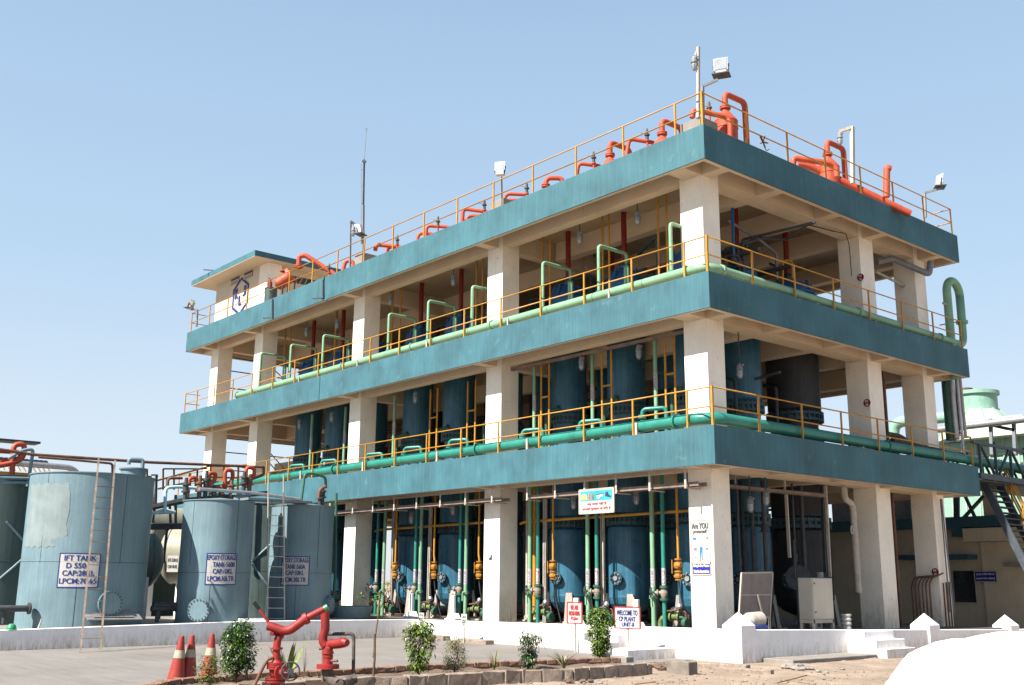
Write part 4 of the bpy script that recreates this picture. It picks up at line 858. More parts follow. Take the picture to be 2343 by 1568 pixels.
for g_ in ([(-.06,-.46),(-.02,-.45),(-.03,-.52),(-.08,-.53)],[(.01,-.45),(.04,-.45),(.09,-.49),(.03,-.49)],ell(-.2,-.2,.055,.04),ell(.2,-.2,.045,.03),ell(.22,.09,.035,.03),ell(-.2,-.42,.03,.02)): flat([g_],O,(1,0,0),(0,0,1),M['pgrey'],t,'printed_gear')
t,n=board((-1.30,.905,1.485),(1,0,0),(0,0,1),.60,.28,M['signblue'],M['rustw'],'small navy slogan sign below the safety poster on the corner pillar','slogan_sign')
text([('Safety Is Our Mission',0,.02,.54,.09),('Not An Intermission',0,-.115,.52,.085)],(-1.30,.905,1.485),(1,0,0),(0,0,1),M['txtwhite'],t,bold=.018)
# pictogram board with Hindi words hung on the cable tray
pa=at(1325,1124,'y',.25);pb=at(1402,1118,'y',.25);pc=at(1404,1168,'y',.25);pd=at(1326,1175,'y',.25)
Ob=Vector(((pa.x+pb.x+pc.x+pd.x)/4,.25,(pa.z+pb.z+pc.z+pd.z)/4));wb=pb.x-pa.x;hb=pa.z-pd.z
t,n=board(Ob,(1,0,0),(0,0,1),wb,hb,M['signw'],M['rustw'],'white and cyan safety gear board with red Hindi words, hung from the cable tray','pictogram_board')
flat([[(-wb*.47,0.02*hb),(wb*.47,.02*hb),(wb*.47,hb*.46),(-wb*.47,hb*.46)]],Ob,(1,0,0),(0,0,1),M['cyan'],t,'cyan_field',.003)
k=wb
O2=Ob-Vector((0,.004,0))
flat([ell(-.36*k,.22*hb,.08*k,.13*hb)+[],[(-.44*k,.12*hb),(-.26*k,.12*hb),(-.27*k,.08*hb),(-.43*k,.08*hb)]],O2,(1,0,0),(0,0,1),M['pyel'],t,'printed_helmet')
flat([[(-.21*k,.06*hb),(-.16*k,.06*hb),(-.16*k,.2*hb),(-.155*k,.36*hb),(-.21*k,.36*hb),(-.215*k,.2*hb),(-.25*k,.22*hb),(-.235*k,.17*hb)]],O2,(1,0,0),(0,0,1),M['pred'],t,'printed_glove')
flat([[(-.11*k,.06*hb),(-.06*k,.06*hb),(-.055*k,.36*hb),(-.10*k,.36*hb),(-.12*k,.2*hb)]],O2,(1,0,0),(0,0,1),M['olive'],t,'printed_glove')
flat([[(0,.25*hb),(.22*k,.3*hb),(.2*k,.15*hb),(.15*k,.2*hb),(.1*k,.08*hb),(.03*k,.1*hb)]],O2,(1,0,0),(0,0,1),M['signw'],t,'printed_goggles')
flat([[(.0,.24*hb),(.23*k,.30*hb),(.23*k,.33*hb),(-.02*k,.27*hb)],[(.27*k,.18*hb),(.31*k,.16*hb),(.42*k,.12*hb),(.44*k,.16*hb),(.37*k,.24*hb),(.35*k,.36*hb),(.28*k,.36*hb)]],O2,(1,0,0),(0,0,1),M['pdark'],t,'printed_shoe')
text([('यह सजा नही है',0.02*k,-.20*hb,wb*.56,hb*.15),('आपकी सुरक्षा के लिए है',0.0,-.42*hb,wb*.84,hb*.15)],Ob,(1,0,0),(0,0,1),M['txtred'],t,bold=.01)
# free standing boards in front of the plinth
def standing(px0,px1,py0,py1,yy,w,h,lab,lines,mt,mf,pxp,pyp,name='notice_board'):
    c=at((px0+px1)/2,(py0+py1)/2,'y',yy);ang=R_(12);X=Vector((math.cos(ang),math.sin(ang),0))
    t,n=board(c,X,(0,0,1),w,h,M['signw'],mf,lab,name)
    text(lines,c,X,(0,0,1),mt,t)
    m=MB();b=c-Vector((0,0,h/2));m.bar((b.x,b.y+.03,b.z),(b.x,b.y+.03,ZG-.05),.045);m.build('post',M['rustw'],t);return t
standing(1411,1458,1391,1436,-1.3,.72,.50,'white welcome board with blue letters and red rim before the plinth',[('WELCOME TO',0,.06,.62,.13),('CP PLANT',0,-.09,.50,.12),('UNIT-II',.02,-.22,.36,.105)],M['txtblue'],M['hydred'],0,0,'welcome_board')
standing(1300,1328,1379,1426,-1.05,.44,.52,'small white notice board with red letters left of the tall leafy shrub',[('WE ARE',0,.08,.26,.13),('PROUD BEING',0,-.07,.36,.12),('KLJian',0,-.21,.22,.11)],M['txtred'],M['txtred'],0,0)
for pxc,pyc,w,h,yy,gx,lab in ((1062,1414,.22,.37,-.75,0,'small white plant tag board standing at the bend of the plinth, left one'),):
    pass
def tagboard(px,py,yy,w,h,lab,top):
    c=at(px,py,'y',yy);t,n=board(c,(.95,.3,0),(0,0,1),w,h,M['signw'],None,lab,'small_tag_board')
    text([(top,0,h*.2,w*.6,h*.16),('CHILLI',0,-.02,w*.6,h*.1),('SUPPLY',0,-h*.2,w*.7,h*.1),('NO',0,-h*.36,w*.3,h*.09)],c,(.95,.3,0),(0,0,1),M['txtgrey'],t)
    MB().bar((c.x,c.y+.02,c.z-h/2),(c.x,c.y+.02,ZG-.03),.03).build('post',M['rustw'],t)
tagboard(964,1415,-1.0,.19,.36,'small white tag board on a stake at the left bend of the plinth','RJ')
tagboard(1061,1420,-1.0,.21,.40,'small white tag board on a thin stake before the brown stained plinth','A2')
tagboard(1385,1472,-2.2,.26,.42,'small white tag board right beside the tall leafy shrub','A4')
# boot print sign on second pillar
m=MB();p=at(1122,1277,'y',.915);m.box(p.x-.16,.9,p.z-.14,p.x+.16,.912,p.z+.16);o=m.build('boot_sign',M['signw']);tag(o,'small faded white sign with a black boot on the second pillar','sign')
flat([[(-.06,-.06),(.09,-.06),(.09,.0),(.09,.1),(.03,.1),(.02,.02),(-.06,-.01)]],(p.x,.9,p.z),(1,0,0),(0,0,1),M['pdark'],o,'printed_boot')
# ------------------------------------------------------------------ storage tanks on the left
def tankfit(xc,pxc_base,py_base,wpx,topq):
    c=at(pxc_base,py_base,'x',xc);dist=dep(c)
    th=math.atan2(pxc_base-1171,2386);r=wpx/2*dist/2386*math.cos(th)**1.0
    return c.x,c.y,r
def vtank(nm,lab,xc,pxc,pyb,wpx,pxt,pyt,m_=None,seam=True,zt=None):
    x,y,r=tankfit(xc,pxc,pyb,wpx,None)
    ac=math.atan2(CAM.y-y,CAM.x-x)
    if zt is None: zt=at(pxt,pyt,'x',x+r*math.cos(ac)).z
    t=thing(nm,lab,'tank',(x,y,-.32),group='upright blue-grey storage tanks' if m_ is None else None)
    m=MB();m.lathe([(r,-.32),(r,zt-.03),(r+.03,zt-.03),(r+.03,zt),(r-.0,zt),(0,zt+.12)],(x,y,0),n=64);m.build('shell',m_ or M['tank'],t)
    if seam:
        m=MB()
        for z in (-.32+(zt+.32)*.42,): m.torus((x,y,z),(0,0,1),r+.002,.006,64,5)
        for k,da in enumerate((-.75,-.1,.55)): a=ac+da;m.bar((x+r*math.cos(a),y+r*math.sin(a),-.3 if k%2 else 1.5),(x+r*math.cos(a),y+r*math.sin(a),1.5 if k%2 else zt-.05),.012)
        m.build('weld_seam',M['tankline'],t)
    return t,x,y,r,ac,zt
def cylsign(t,x,y,r,ac,u,z,w,h,lines):
    m=MB();n=10;V=[];off=.006
    for b in (z-h/2,z+h/2):
        for i in range(n+1):
            a=ac+(u-w/2+w*i/n)/r;V.append((x+(r+off)*math.cos(a),y+(r+off)*math.sin(a),b))
    m.add(V,[(i,i+1,n+2+i,n+1+i) for i in range(n)]);pl=m.build('painted_panel',M['signw'],t)
    m=MB();e=.03
    for (u0,u1,z0,z1) in ((u-w/2,u+w/2,z+h/2-e,z+h/2),(u-w/2,u+w/2,z-h/2,z-h/2+e),(u-w/2,u-w/2+e,z-h/2+e,z+h/2-e),(u+w/2-e,u+w/2,z-h/2+e,z+h/2-e)):
        k=8 if u1-u0>.1 else 1;V=[]
        for b in (z0,z1):
            for i in range(k+1):
                a=ac+(u0+(u1-u0)*i/k)/r;V.append((x+(r+off*1.7)*math.cos(a),y+(r+off*1.7)*math.sin(a),b))
        m.add(V,[(i,i+1,k+2+i,k+1+i) for i in range(k)])
    m.build('painted_border',M['txtblue'],pl)
    text([(b,u+uu,vv,ww,hh) for b,uu,vv,ww,hh in lines],(0,0,0),(1,0,0),(0,0,1),M['txtblue'],pl,off=.012,cyl=(x,y,r,ac,z),bold=.018)
def manhole(t,x,y,r,ac,u,z,R,nb=20):
    a=ac+math.asin(u/r);d=Vector((math.cos(a),math.sin(a),0));o=Vector((x,y,z))+d*(math.sqrt(max(r*r-R*R*.8,0))-.02)
    m=MB();m.cyl(o,o+d*(r-math.sqrt(max(r*r-R*R*.8,0))+.10),R*.86,n=28);e=o+d*(r-math.sqrt(max(r*r-R*R*.8,0))+.10);m.cyl(e,e+d*.03,R,n=36);m.cyl(e+d*.035,e+d*.065,R,n=36);mh=m.build('manhole',M['tank'],t)
    m=MB();s_=d.cross(Vector((0,0,1)))
    for k in range(nb):
        b=2*math.pi*k/nb;q=e+d*.06+s_*R*.88*math.cos(b)+Vector((0,0,R*.88*math.sin(b)));m.cyl(q,q+d*.03,.022,n=6)
    m.build('bolt_ring',M['tankline'],mh)
t,x,y,r,ac,zt=vtank('storage_tank','largest blue-grey storage tank at the far left, with a faded patch and a leaning ladder',-15.5,181,1436,286,205,1079)
IFT=(t,x,y,r,ac,zt)
cylsign(t,x,y,r,ac,-.16,at(169,1305,'x',x+r).z,1.12,.97,[('IFT TANK',0.02,.27,.86,.15),('D 550',-.08,.06,.52,.15),('CAP:28KL',0,-.15,.86,.15),('LPCM:70.65',0,-.37,1.0,.15)])
manhole(t,x,y,r,ac,.72,at(240,1381,'x',x+r).z,.36)
m=MB();V=[]
for j,zz in enumerate((1.95,2.3,2.6,3.0,3.45,3.75)):
    u0=-2.2;u1=(-.95,-.55,-.62,-.57,-.6,-.66)[j]
    for i in range(33): a=ac+(u0+(u1-u0)*i/32)/r;V.append((x+(r+.007)*math.cos(a),y+(r+.007)*math.sin(a),zz+.03*math.sin(i*.9+j)*(j in(0,5))))
m.add(V,[(j*33+i,j*33+i+1,j*33+i+34,j*33+i+33) for j in range(5) for i in range(32)],True);m.build('faded_patch',M['tankfade'],t)
g=at(302,1112,'x',-15.4);m=MB();m.cyl((g.x,g.y,zt),(g.x,g.y,zt+.32),.38,n=24);m.cyl((g.x,g.y,zt+.30),(g.x,g.y,zt+.34),.44,n=24);m.build('top_nozzle',M['tank'],t)
m=MB();m.pipe([(g.x+.2,g.y+.2,zt+.2),(g.x+.2,g.y+.2,zt+.62),(g.x+.1,g.y-.2,zt+.62),(g.x+.1,g.y-.2,zt+.45)],.06,.1);m.build('breather_pipe',M['tank'],t)
m=MB();g=at(*c1(765,338),'x',x+r*.9);m.torus(g,(1,-.2,0),.06,.02,12,5);m.build('lifting_lug',M['rustw'],t)
t,x,y,r,ac,zt=vtank('storage_tank','middle blue-grey storage tank marked for epoxy, partly in the big tank\'s shadow',-14.35,483,1425,162,497,1142)
TB=(t,x,y,r,ac,zt)
cylsign(t,x,y,r,ac,.2,at(503,1302,'x',x+r).z,.95,.95,[('EPOXY·STORAGE',0,.27,.88,.15),('TANK·560B',.06,.06,.66,.15),('CAP:10KL',.04,-.14,.60,.15),('LPCM:30LTR',0,-.36,.80,.15)])
manhole(t,x,y,r,ac,-.36,at(457,1396,'x',x+r).z,.34,18)
t,x,y,r,ac,zt=vtank('storage_tank','right hand blue-grey epoxy tank beside the building, with a narrow vertical ladder',-15.2,680,1425,142,690,1154)
TA=(t,x,y,r,ac,zt)
cylsign(t,x,y,r,ac,-.17,at(667,1306,'x',x+r).z,.96,.95,[('EPOXY STORAGE',0,.27,.88,.15),('TANK·560A',.0,.06,.66,.15),('CAP:10KL',.0,-.14,.60,.15),('LPCM:30LTR',-.04,-.36,.82,.15)])
manhole(t,x,y,r,ac,.97,at(744,1385,'x',x+r).z,.30,16)
# tanks half hidden behind
tk,x,y,r,ac,zt=vtank('storage_tank','dark green-grey tank with cross braces cut by the left edge of the picture',-19.5,-30,1436,300,0,1113,M['tankdk'],zt=4.2)
m=MB()
for s_ in (1,-1):
    P=[Vector((x+(r+.03)*math.cos(ac+u/r),y+(r+.03)*math.sin(ac+u/r),1.9+s_*u2)) for u,u2 in ((.2,-.85),(.62,0-.42),(1.05,.02),(1.45,.42),(1.85,.8))]
    for a_,b_ in zip(P,P[1:]): m.cyl(a_,b_,.04,n=6)
m.build('cross_brace',M['tank'],tk)
tk,x,y,r,ac,zt=vtank('storage_tank','dark tank with a slanting brace in the gap between the two epoxy tanks',-17.6,596,1420,170,590,1150,M['tankdk'])
m=MB();P=[Vector((x+(r+.03)*math.cos(ac+u/r),y+(r+.03)*math.sin(ac+u/r),z)) for u,z in ((-.4,1.7),(.0,2.1),(.4,2.5))]
for a_,b_ in zip(P,P[1:]): m.cyl(a_,b_,.04,n=6)
P=[Vector((x+(r+.03)*math.cos(ac+u/r),y+(r+.03)*math.sin(ac+u/r),z)) for u,z in ((-.4,1.6),(.0,1.1),(.4,.6))]
for a_,b_ in zip(P,P[1:]): m.cyl(a_,b_,.04,n=6)
m.build('cross_brace',M['tank'],tk)
def htank(c,r,ln,lab,m_,axis=(0.12,1,0),sign=None):
    c=Vector(c);d=Vector(axis).normalized();t=thing('horizontal_tank',lab,'tank',c,group='lying storage tanks behind the upright ones')
    pr=[(0,ln/2+r*.42),(r*.45,ln/2+r*.36),(r*.8,ln/2+r*.2),(r,ln/2)];m=MB();m.lathe([(a,-b) for a,b in pr]+[(a,b) for a,b in pr[::-1]],c,d,n=36);m.build('shell',m_,t)
    for e in (-.35,.35):
        p=c+d*ln*e;MB().box(p.x-r*.8,p.y-.15,-.32,p.x+r*.8,p.y+.15,c.z-r*.55).build('saddle',M['white'],t)
    m=MB();m.torus(c+d*(ln/2-.05),d,r+.01,.02,36,5);m.torus(c-d*(ln/2-.05),d,r+.01,.02,36,5);m.build('rib',m_,t);return t
M['dishgrey']=mat('grey_green_dish_paint',(.09,.13,.13),.55,.12,1.5,.3,(.05,.07,.07),.05,3)
g=at(345,1281,'x',-17.3);htank((g.x,g.y-1.55,g.z),.84,3.0,'grey-green lying tank whose domed end shows right of the largest tank',M['dishgrey'],(.25,1,0))
g=at(418,1270,'x',-19.5);t=htank((g.x+.9,g.y+1.6,g.z),1.0,4.6,'cream lying tank with a small white label behind the epoxy tank',M['creamtank'],(.65,.76,0))
g2=at(395,1290,'x',-17.9);t2,n=board(g2,(.75,.66,0),(-.02,0,1),.40,.55,M['signw'],None,'small white label plate on the cream lying tank between the upright tanks','tank_label')
text([('IFT-510 B',0,.06,.34,.12),('CAP-10 KL',0,-.15,.34,.11)],g2,(.75,.66,0),(-.02,0,1),M['txtgrey'],t2)
g=at(395,1225,'x',-24);htank((g.x,g.y,g.z),1.1,4,'second pale lying tank higher up behind the cream one',M['creamtank'],(-.35,1,0))
# ladders
def ladder(fl,fr,tl,tr,n,t0,t1,lab,m_,w=.05):
    t=thing('ladder',lab,'ladder',(fl+fr)/2,group='steel ladders against the tanks')
    MB().bar(fl,tl,w,.03).build('side_rail',m_,t);MB().bar(fr,tr,w,.03).build('side_rail',m_,t)
    for i in range(n):
        k=t0+(t1-t0)*i/(n-1);MB().bar(fl.lerp(tl,k),fr.lerp(tr,k),.035,.02).build('rung',m_,t)
M['ladder']=mat('rusty_ladder_steel',(.21,.165,.125),.7,.25,5,0,(.17,.07,.035),.35,6)
ladder(at(*c1(480,1372),'z',ZG),at(*c1(600,1370),'z',ZG),at(*c1(590,215),'x',-13.45),at(*c1(688,225),'x',-13.45),14,.065,.845,'rusty ladder leaning from the yard against the largest tank',M['ladder'])
ladder(at(*c1(1598,1188),'x',-13.75),at(*c1(1700,1188),'x',-13.75),at(*c1(1605,300),'x',-13.75),at(*c1(1695,308),'x',-13.75),12,.02,.78,'narrow grey ladder standing upright before the right hand epoxy tank',M['steel2'] if 'steel2' in M else M['rustw'],.045)
# pipework around and above the tanks
def lp(pts,xp,r,lab,m_,bend=None,nm='tank_pipe',grp='pipes around the tanks'):
    P=[at(*c1(x_,y_),'x',xp) for x_,y_ in pts];m=MB();m.pipe(P,r,bend if bend is not None else r*2.5,n=10);o=m.build(nm,m_);tag(o,lab,'pipe',group=grp);return o
lp([(-60,150),(200,190),(900,236),(1560,263),(1575,262),(1578,310),(1480,345)],-17.2,.05,'long rust brown pipe spanning level above all the tanks',M['rust'])
lp([(230,205),(420,220),(672,243),(673,300)],-16.6,.04,'thin grey-brown pipe dipping under the long brown one to the largest tank',M['rust'])
lp([(68,360),(72,300),(82,130),(148,125),(140,215),(60,245),(-40,260)],-18,.085,'thick reddish hairpin pipe above the far left dark tank',M['redrust'] if 'redrust' in M else M['red'],.3)
lp([(165,380),(200,155),(130,165),(50,215)],-17.5,.055,'grey-green bent pipe standing left of the largest tank',M['tank'],.15)
lp([(-40,327),(172,332)],-17.4,.045,'upper grey level pipe at the left edge',M['tank']);lp([(-40,354),(172,358)],-17.4,.045,'lower grey level pipe at the left edge',M['tank'])
lp([(-40,165),(120,175),(125,210),(-30,240)],-18.6,.08,'orange red pipe bundle at the left edge',M['red'])
lp([(985,540),(990,388),(1060,382),(1190,392)],-15.6,.055,'pale blue pipe rising beside the middle tank and bending over its top',M['bluepipe'] if 'bluepipe' in M else M['ppale'])
lp([(890,540),(1050,535),(985,518),(890,548)],-16,.05,'pale blue level pipe between the largest and the middle tank',M['ppale'],.05)
lp([(1190,395),(1500,418),(1800,458)],-14.6,.055,'silver-grey pipe sloping over the tops of both epoxy tanks',M['silver'])
lp([(1800,470),(1822,305),(1870,302),(1945,325),(1948,390)],-14.6,.045,'dark green hoop pipe above the right hand epoxy tank',M['dullgreen'])
lp([(1905,450),(1910,400),(1945,380)],-14.3,.06,'short grey vent bend on the right hand epoxy tank',M['rust'])
for i,(pts) in enumerate(([(1130,400),(1130,330),(1175,325),(1175,380)],[(1240,400),(1245,300),(1290,300),(1285,340),(1230,385)],[(1345,400),(1345,282),(1392,282),(1390,345),(1350,375),(1200,395)],[(1468,390),(1472,265),(1520,265),(1518,325),(1480,350)])):
    lp(pts,-16.6,.07,f'reddish hairpin pipe above the middle tank, {ordn[i]} from the left',M['hydred2'] if 'hydred2' in M else M['rustred'] if 'rustred' in M else M['red'],.25,'hairpin_pipe','reddish hairpin pipes above the middle tank')
lp([(1000,395),(1005,330),(1090,330)],-17,.05,'dark pipe with hand lever left of the hairpin pipes',M['rust'])
for i,(a_,b_,k) in enumerate(((1188,455,1),(1225,455,1.2),(1275,455,.6),(1320,455,.6),(1105,455,.9),(1455,400,.8),(1490,400,.7),(1925,480,.8),(1912,480,.6),(1380,440,.7))):
    p=at(*c1(a_,b_),'x',-14.9);m=MB();h=.75*k;m.lathe([(.07,-.1),(.07,h*.3),(.13,h*.3),(.13,h*.38),(.09,h*.4),(.09,h*.62),(.13,h*.64),(.13,h*.72),(.06,h*.74),(.05,h)],p,n=14);o=m.build('tank_valve',M['dksteel'] if i%3 else M['rust']);tag(o,'dark flanged valve standing on top of an epoxy tank' if i<7 else 'small dark valve at the right rim of the epoxy tanks','valve',group='dark valves on top of the epoxy tanks')
x,y,r,zt_=TB[1],TB[2],TB[3],TB[5];m=MB();g=at(*c1(1440,440),'x',-14.9);m.cyl((g.x,g.y,zt_-.02),(g.x,g.y,zt_+.3),.3,n=20);m.cyl((g.x,g.y,zt_+.28),(g.x,g.y,zt_+.33),.38,n=20);o=m.build('top_manhole',M['tank']);tag(o,'low round blue-grey manhole neck on the right rim of the middle tank','manhole')
m=MB();p0=at(*c1(1455,455),'x',-14.3);p1=at(*c1(1835,478),'x',-14.3);m.bar(p0,p1,.7,.07);o=m.build('walkway_plate',M['steel']);tag(o,'flat grey walkway plate bridging the two epoxy tank tops','walkway')
# platform with railings behind the tanks
t=thing('service_platform','rust and yellow railed steel platform behind the epoxy tank tops','platform',(-18,-6,0))
xp=-17.6
def PP(x_,y_,xx=xp): return at(*c1(x_,y_),'x',xx)
m=MB();m.bar(PP(905,505),PP(1110,462),.12,.2);m.bar(PP(880,622),PP(1095,618),.25,.2);m.bar(PP(1110,462),PP(1600,420),.12,.16);m.build('deck_beam',M['dksteel'],t)
m=MB();m.bar(PP(905,500,xp+.1),PP(1110,455,xp+.1),.04,.1);m.build('deck_edge',M['rustw'],t)
for a_,b_ in (((930,500),(935,312)),((1050,600),(1050,430)),((985,640),(1000,620)),((1020,600),(1015,500)),((910,600),(925,505)),((975,840),(1000,625))): MB().bar(PP(*a_),PP(*b_),.07).build('stanchion',M['dksteel'],t)
m=MB()
for pl in ([(940,345),(1260,257),(1430,260)],[(945,395),(1260,325),(1430,330)],[(1430,260),(1520,280)]):
    for a_,b_ in zip(pl,pl[1:]): m.bar(PP(*a_),PP(*b_),.06)
m.build('yellow_rail',M['yellow'],t)
for a_,b_ in (((1260,257),(1250,460)),((1425,262),(1420,420)),((1135,300),(1125,450)),((1000,330),(995,420)),((1340,260),(1335,330))): MB().bar(PP(*a_),PP(*b_),.055).build('rail_post',M['yellow'],t)
m=MB()
for pl in ([(875,280),(880,320),(905,322)],[(975,275),(1240,275)],[(975,275),(975,400)],[(905,312),(940,312),(915,505)],[(880,345),(940,345)]):
    for a_,b_ in zip(pl,pl[1:]): m.bar(PP(*a_,xp-.8),PP(*b_,xp-.8),.05)
m.build('brown_rail',M['rust'],t)
for a_,b_ in (((880,280),(878,345)),((1040,275),(1040,400)),((1180,275),(1178,340))): MB().bar(PP(*a_,xp-.8),PP(*b_,xp-.8),.05).build('rail_post',M['rust'],t)
# yard clutter by the bund
m=MB();rn=random.Random(5)
for k,(a_,b_,w) in enumerate(((520,850,0),(560,800,.05),(600,700,.1))):
    p0=at(*c1(a_,1200-k*8),'x',-13.45-.1*k);p1=at(*c1(b_,1196-k*8),'x',-13.4-.1*k);n=16;V=[]
    for i in range(n+1):
        for s_ in (0,1):
            q=p0.lerp(p1,s_);V.append((q.x-.45*i/n+.02,q.y,q.z+.10+.02*math.cos(i*2.6)+.03*k+.012*i))
    m.add(V,[(2*i,2*i+1,2*i+3,2*i+2) for i in range(n)])
o=m.build('asbestos_sheets',M['corr']);sm=o.modifiers.new('thick','SOLIDIFY');sm.thickness=.012;tag(o,'loose grey corrugated sheets lying behind the white wall right of the ladder','sheets')
g=at(*c1(68,1228),'x',-13.12);t=thing('hard_hat','bright green hard hat left on top of the white wall at far left','helmet',g)
m=MB();m.lathe([(0,.15),(.05,.147),(.09,.12),(.12,.06),(.125,.0)],(g.x,g.y,g.z-.03),n=20);m.build('shell',M['helmet'],t);m=MB();m.lathe([(.12,.0),(.155,-.01),(.155,-.0),(.12,.012)],(g.x,g.y,g.z-.03),n=20);m.build('brim',M['helmet'],t)
g=at(*c1(228,1235),'x',-13.1);m=MB();m.cyl(g,g+Vector((0,.05,.22)),.035,.02,n=10);m.cyl(g+Vector((0,.05,.22)),g+Vector((0,.05,.28)),.015);o=m.build('bottle',M['rustw']);tag(o,'small dusty bottle standing on the white wall before the largest tank','bottle')
m=MB();p=at(*c1(1500,1180),'x',-13.3);m.box(p.x-.15,p.y-.45,-.32,p.x+.15,p.y+.45,p.z+.06);o=m.build('white_block',M['white']);tag(o,'low white block between the epoxy tanks behind the wall','block')
# blue tub right of the tanks
t=thing('blue_tub','open blue-grey tub standing behind the plinth bend before the third pillar','tub',(-15,0,-.3))
p=at(796,1418,'x',-15.2);m=MB();m.lathe([(0,-.25),(.75,-.25),(.85,.15),(.82,.15),(.72,-.2),(0,-.2)],(p.x,p.y,.0+.05),n=32);m.build('body',M['tank'],t)
lp([(1975,480),(1968,900),(1955,1100)],-15.5,.05,'light green upright pipe right of the right hand epoxy tank',M['ltgreen'])
lp([(2010,420),(2005,900),(1990,1075),(1975,1100)],-15.3,.05,'blue-green upright pipe beside the epoxy tank edge',M['dullgreen'])
for xq,yq in ((100,1110),(1000,1110),(1010,1090)):
    p=at(*c1(xq,yq),'x',-14.6);m=MB();m.cyl(p-Vector((0,.5,0)),p+Vector((0,.3,0)),.09);m.cyl(p+Vector((0,.3,0)),p+Vector((0,.36,0)),.16);m.pipe([p,p+Vector((0,-.3,0)),p+Vector((0,-.3,-.4))],.06);o=m.build('low_pipe',M['dksteel']);tag(o,'dark flanged pipe near the ground between the tanks','pipe',group='dark flanged pipes between the tanks')

m=MB();m.box(-24.2,-34,-.4,-24,-1.5,1.7);o=m.build('added_dark_wall',M['tankdk']);tag(o,'dark low wall added behind the lying tanks to darken the gaps','wall')  # dark wall added to cover the bright ground between the tanks
# ------------------------------------------------------------------ kerbs of the planter
M['brickred']=mat('pinkish_brick',(.21,.12,.08),.9,.2,7,0,(.25,.2,.16),.1,7,bump=.5,bscale=40)
M['mortar']=mat('grey_mortar',(.17,.145,.12),.95,.15,6,0,(.2,.15,.12),.05,9,bump=.5,bscale=30)
def kerb(pts,zb,zt,wd,L1,courses,m_,lab,name,gap=.02,jit=.012,seed=1):
    rn=random.Random(seed);t=thing(name,lab,'kerb',pts[0]);core=MB();bl=MB()
    segs=[(pts[i],pts[i+1]) for i in range(len(pts)-1)]
    for a,b in segs:
        a=Vector((a.x,a.y,0));b=Vector((b.x,b.y,0));d=(b-a);ln=d.length;d.normalize();nrm=Vector((-d.y,d.x,0))
        c=nrm*wd*.42
        core.hexa([a-c+Vector((0,0,zb)),b-c+Vector((0,0,zb)),b+c+Vector((0,0,zb)),a+c+Vector((0,0,zb))],[a-c+Vector((0,0,zt-.012)),b-c+Vector((0,0,zt-.012)),b+c+Vector((0,0,zt-.012)),a+c+Vector((0,0,zt-.012))])
        for k in range(courses):
            z0=zb+(zt-zb)*k/courses+gap/2;z1=zb+(zt-zb)*(k+1)/courses-(gap/2 if k<courses-1 else 0);s=-(k%2)*L1/2
            while s<ln:
                l=L1*(1+rn.uniform(-.15,.15));s0=max(0,s);s1=min(ln,s+l-gap);s+=l
                if s1-s0<.03: continue
                P=[a+d*s0-nrm*wd/2,a+d*s1-nrm*wd/2,a+d*s1+nrm*wd/2,a+d*s0+nrm*wd/2]
                J=lambda q:Vector((rn.uniform(-jit,jit),rn.uniform(-jit,jit),rn.uniform(-jit,jit)*q))
                bl.hexa([p+Vector((0,0,z0))+J(.3) for p in P],[p+Vector((0,0,z1))+J(1.3) for p in P])
    core.build('mortar_core',M['mortar'],t);o=bl.build('kerb_stones',m_,t,.014);return t
kerb(kb,ZG-.1,-.565,.24,.24,3,M['brickred'],'low pinkish brick kerb between the pale yard and the planter','brick_kerb')
kf=[at(x,y,'z',-.565) for x,y in ((535,1568),(647,1560),(847,1550),(928,1548),(1051,1541),(1196,1534),(1304,1531),(1481,1518))]
kf=[kf[0]+(kf[0]-kf[1]).normalized()*5]+kf
kerb(kf,ZG-.1,-.555,.22,.42,1,M['stone'],'crumbling pale stone kerb along the near side of the planter','stone_kerb',.045,.02,4)
# soil inside the planter
m=MB();V=[];n=60
def interp(P,k):
    i=min(len(P)-2,int(k*(len(P)-1)));f=k*(len(P)-1)-i;return P[i].lerp(P[i+1],f)
from mathutils import noise as NZ
for i in range(n+1):
    for j in range(7):
        p=interp(kb,i/n).lerp(interp(kf,i/n),j/6);V.append((p.x,p.y,-.68+.10*NZ.noise(Vector((p.x*2,p.y*2,0)))+.05*NZ.noise(Vector((p.x*7,p.y*7,3)))))
m.add(V,[(i*7+j,i*7+j+1,(i+1)*7+j+1,(i+1)*7+j) for i in range(n) for j in range(6)],True);o=m.build('planter_soil',M['soil']);tag(o,kind='structure')
# loose blocks, slabs and rubble on the soil at right
def slab(px,py,w,d,h,lab,m_=None,rot=0,name='loose_block'):
    p=at(px,py,'z',ZG);c,s=math.cos(rot),math.sin(rot);m=MB();Q=[(p.x+a*w*c-b*d*s,p.y+a*w*s+b*d*c) for a,b in ((-.5,-.5),(.5,-.5),(.5,.5),(-.5,.5))]
    m.hexa([(x,y,ZG-.06) for x,y in Q],[(x,y,ZG+h) for x,y in Q]);o=m.build(name,m_ or M['stone'],None,.02);tag(o,lab,'block');return o
slab(1560,1541,.62,.3,.26,'dark fallen kerb block on the soil right of the stone kerb',M['mortar'],R_(0))
slab(1415,1514,.7,.3,.13,'short grey block at the right end of the brick kerb',M['concrete'],.1)
slab(1375,1515,.35,.3,.22,'pale square block at the foot of the tall leafy shrub',M['concrete'],.1)
slab(1640,1532,1.5,.25,.14,'row of buried pale blocks in front of the plinth corner',M['stone'],.25)
slab(1700,1540,1.3,.22,.10,'broken perforated block half sunk in the soil before the corner',M['stone'],.3)
rn=random.Random(11)
m=MB()
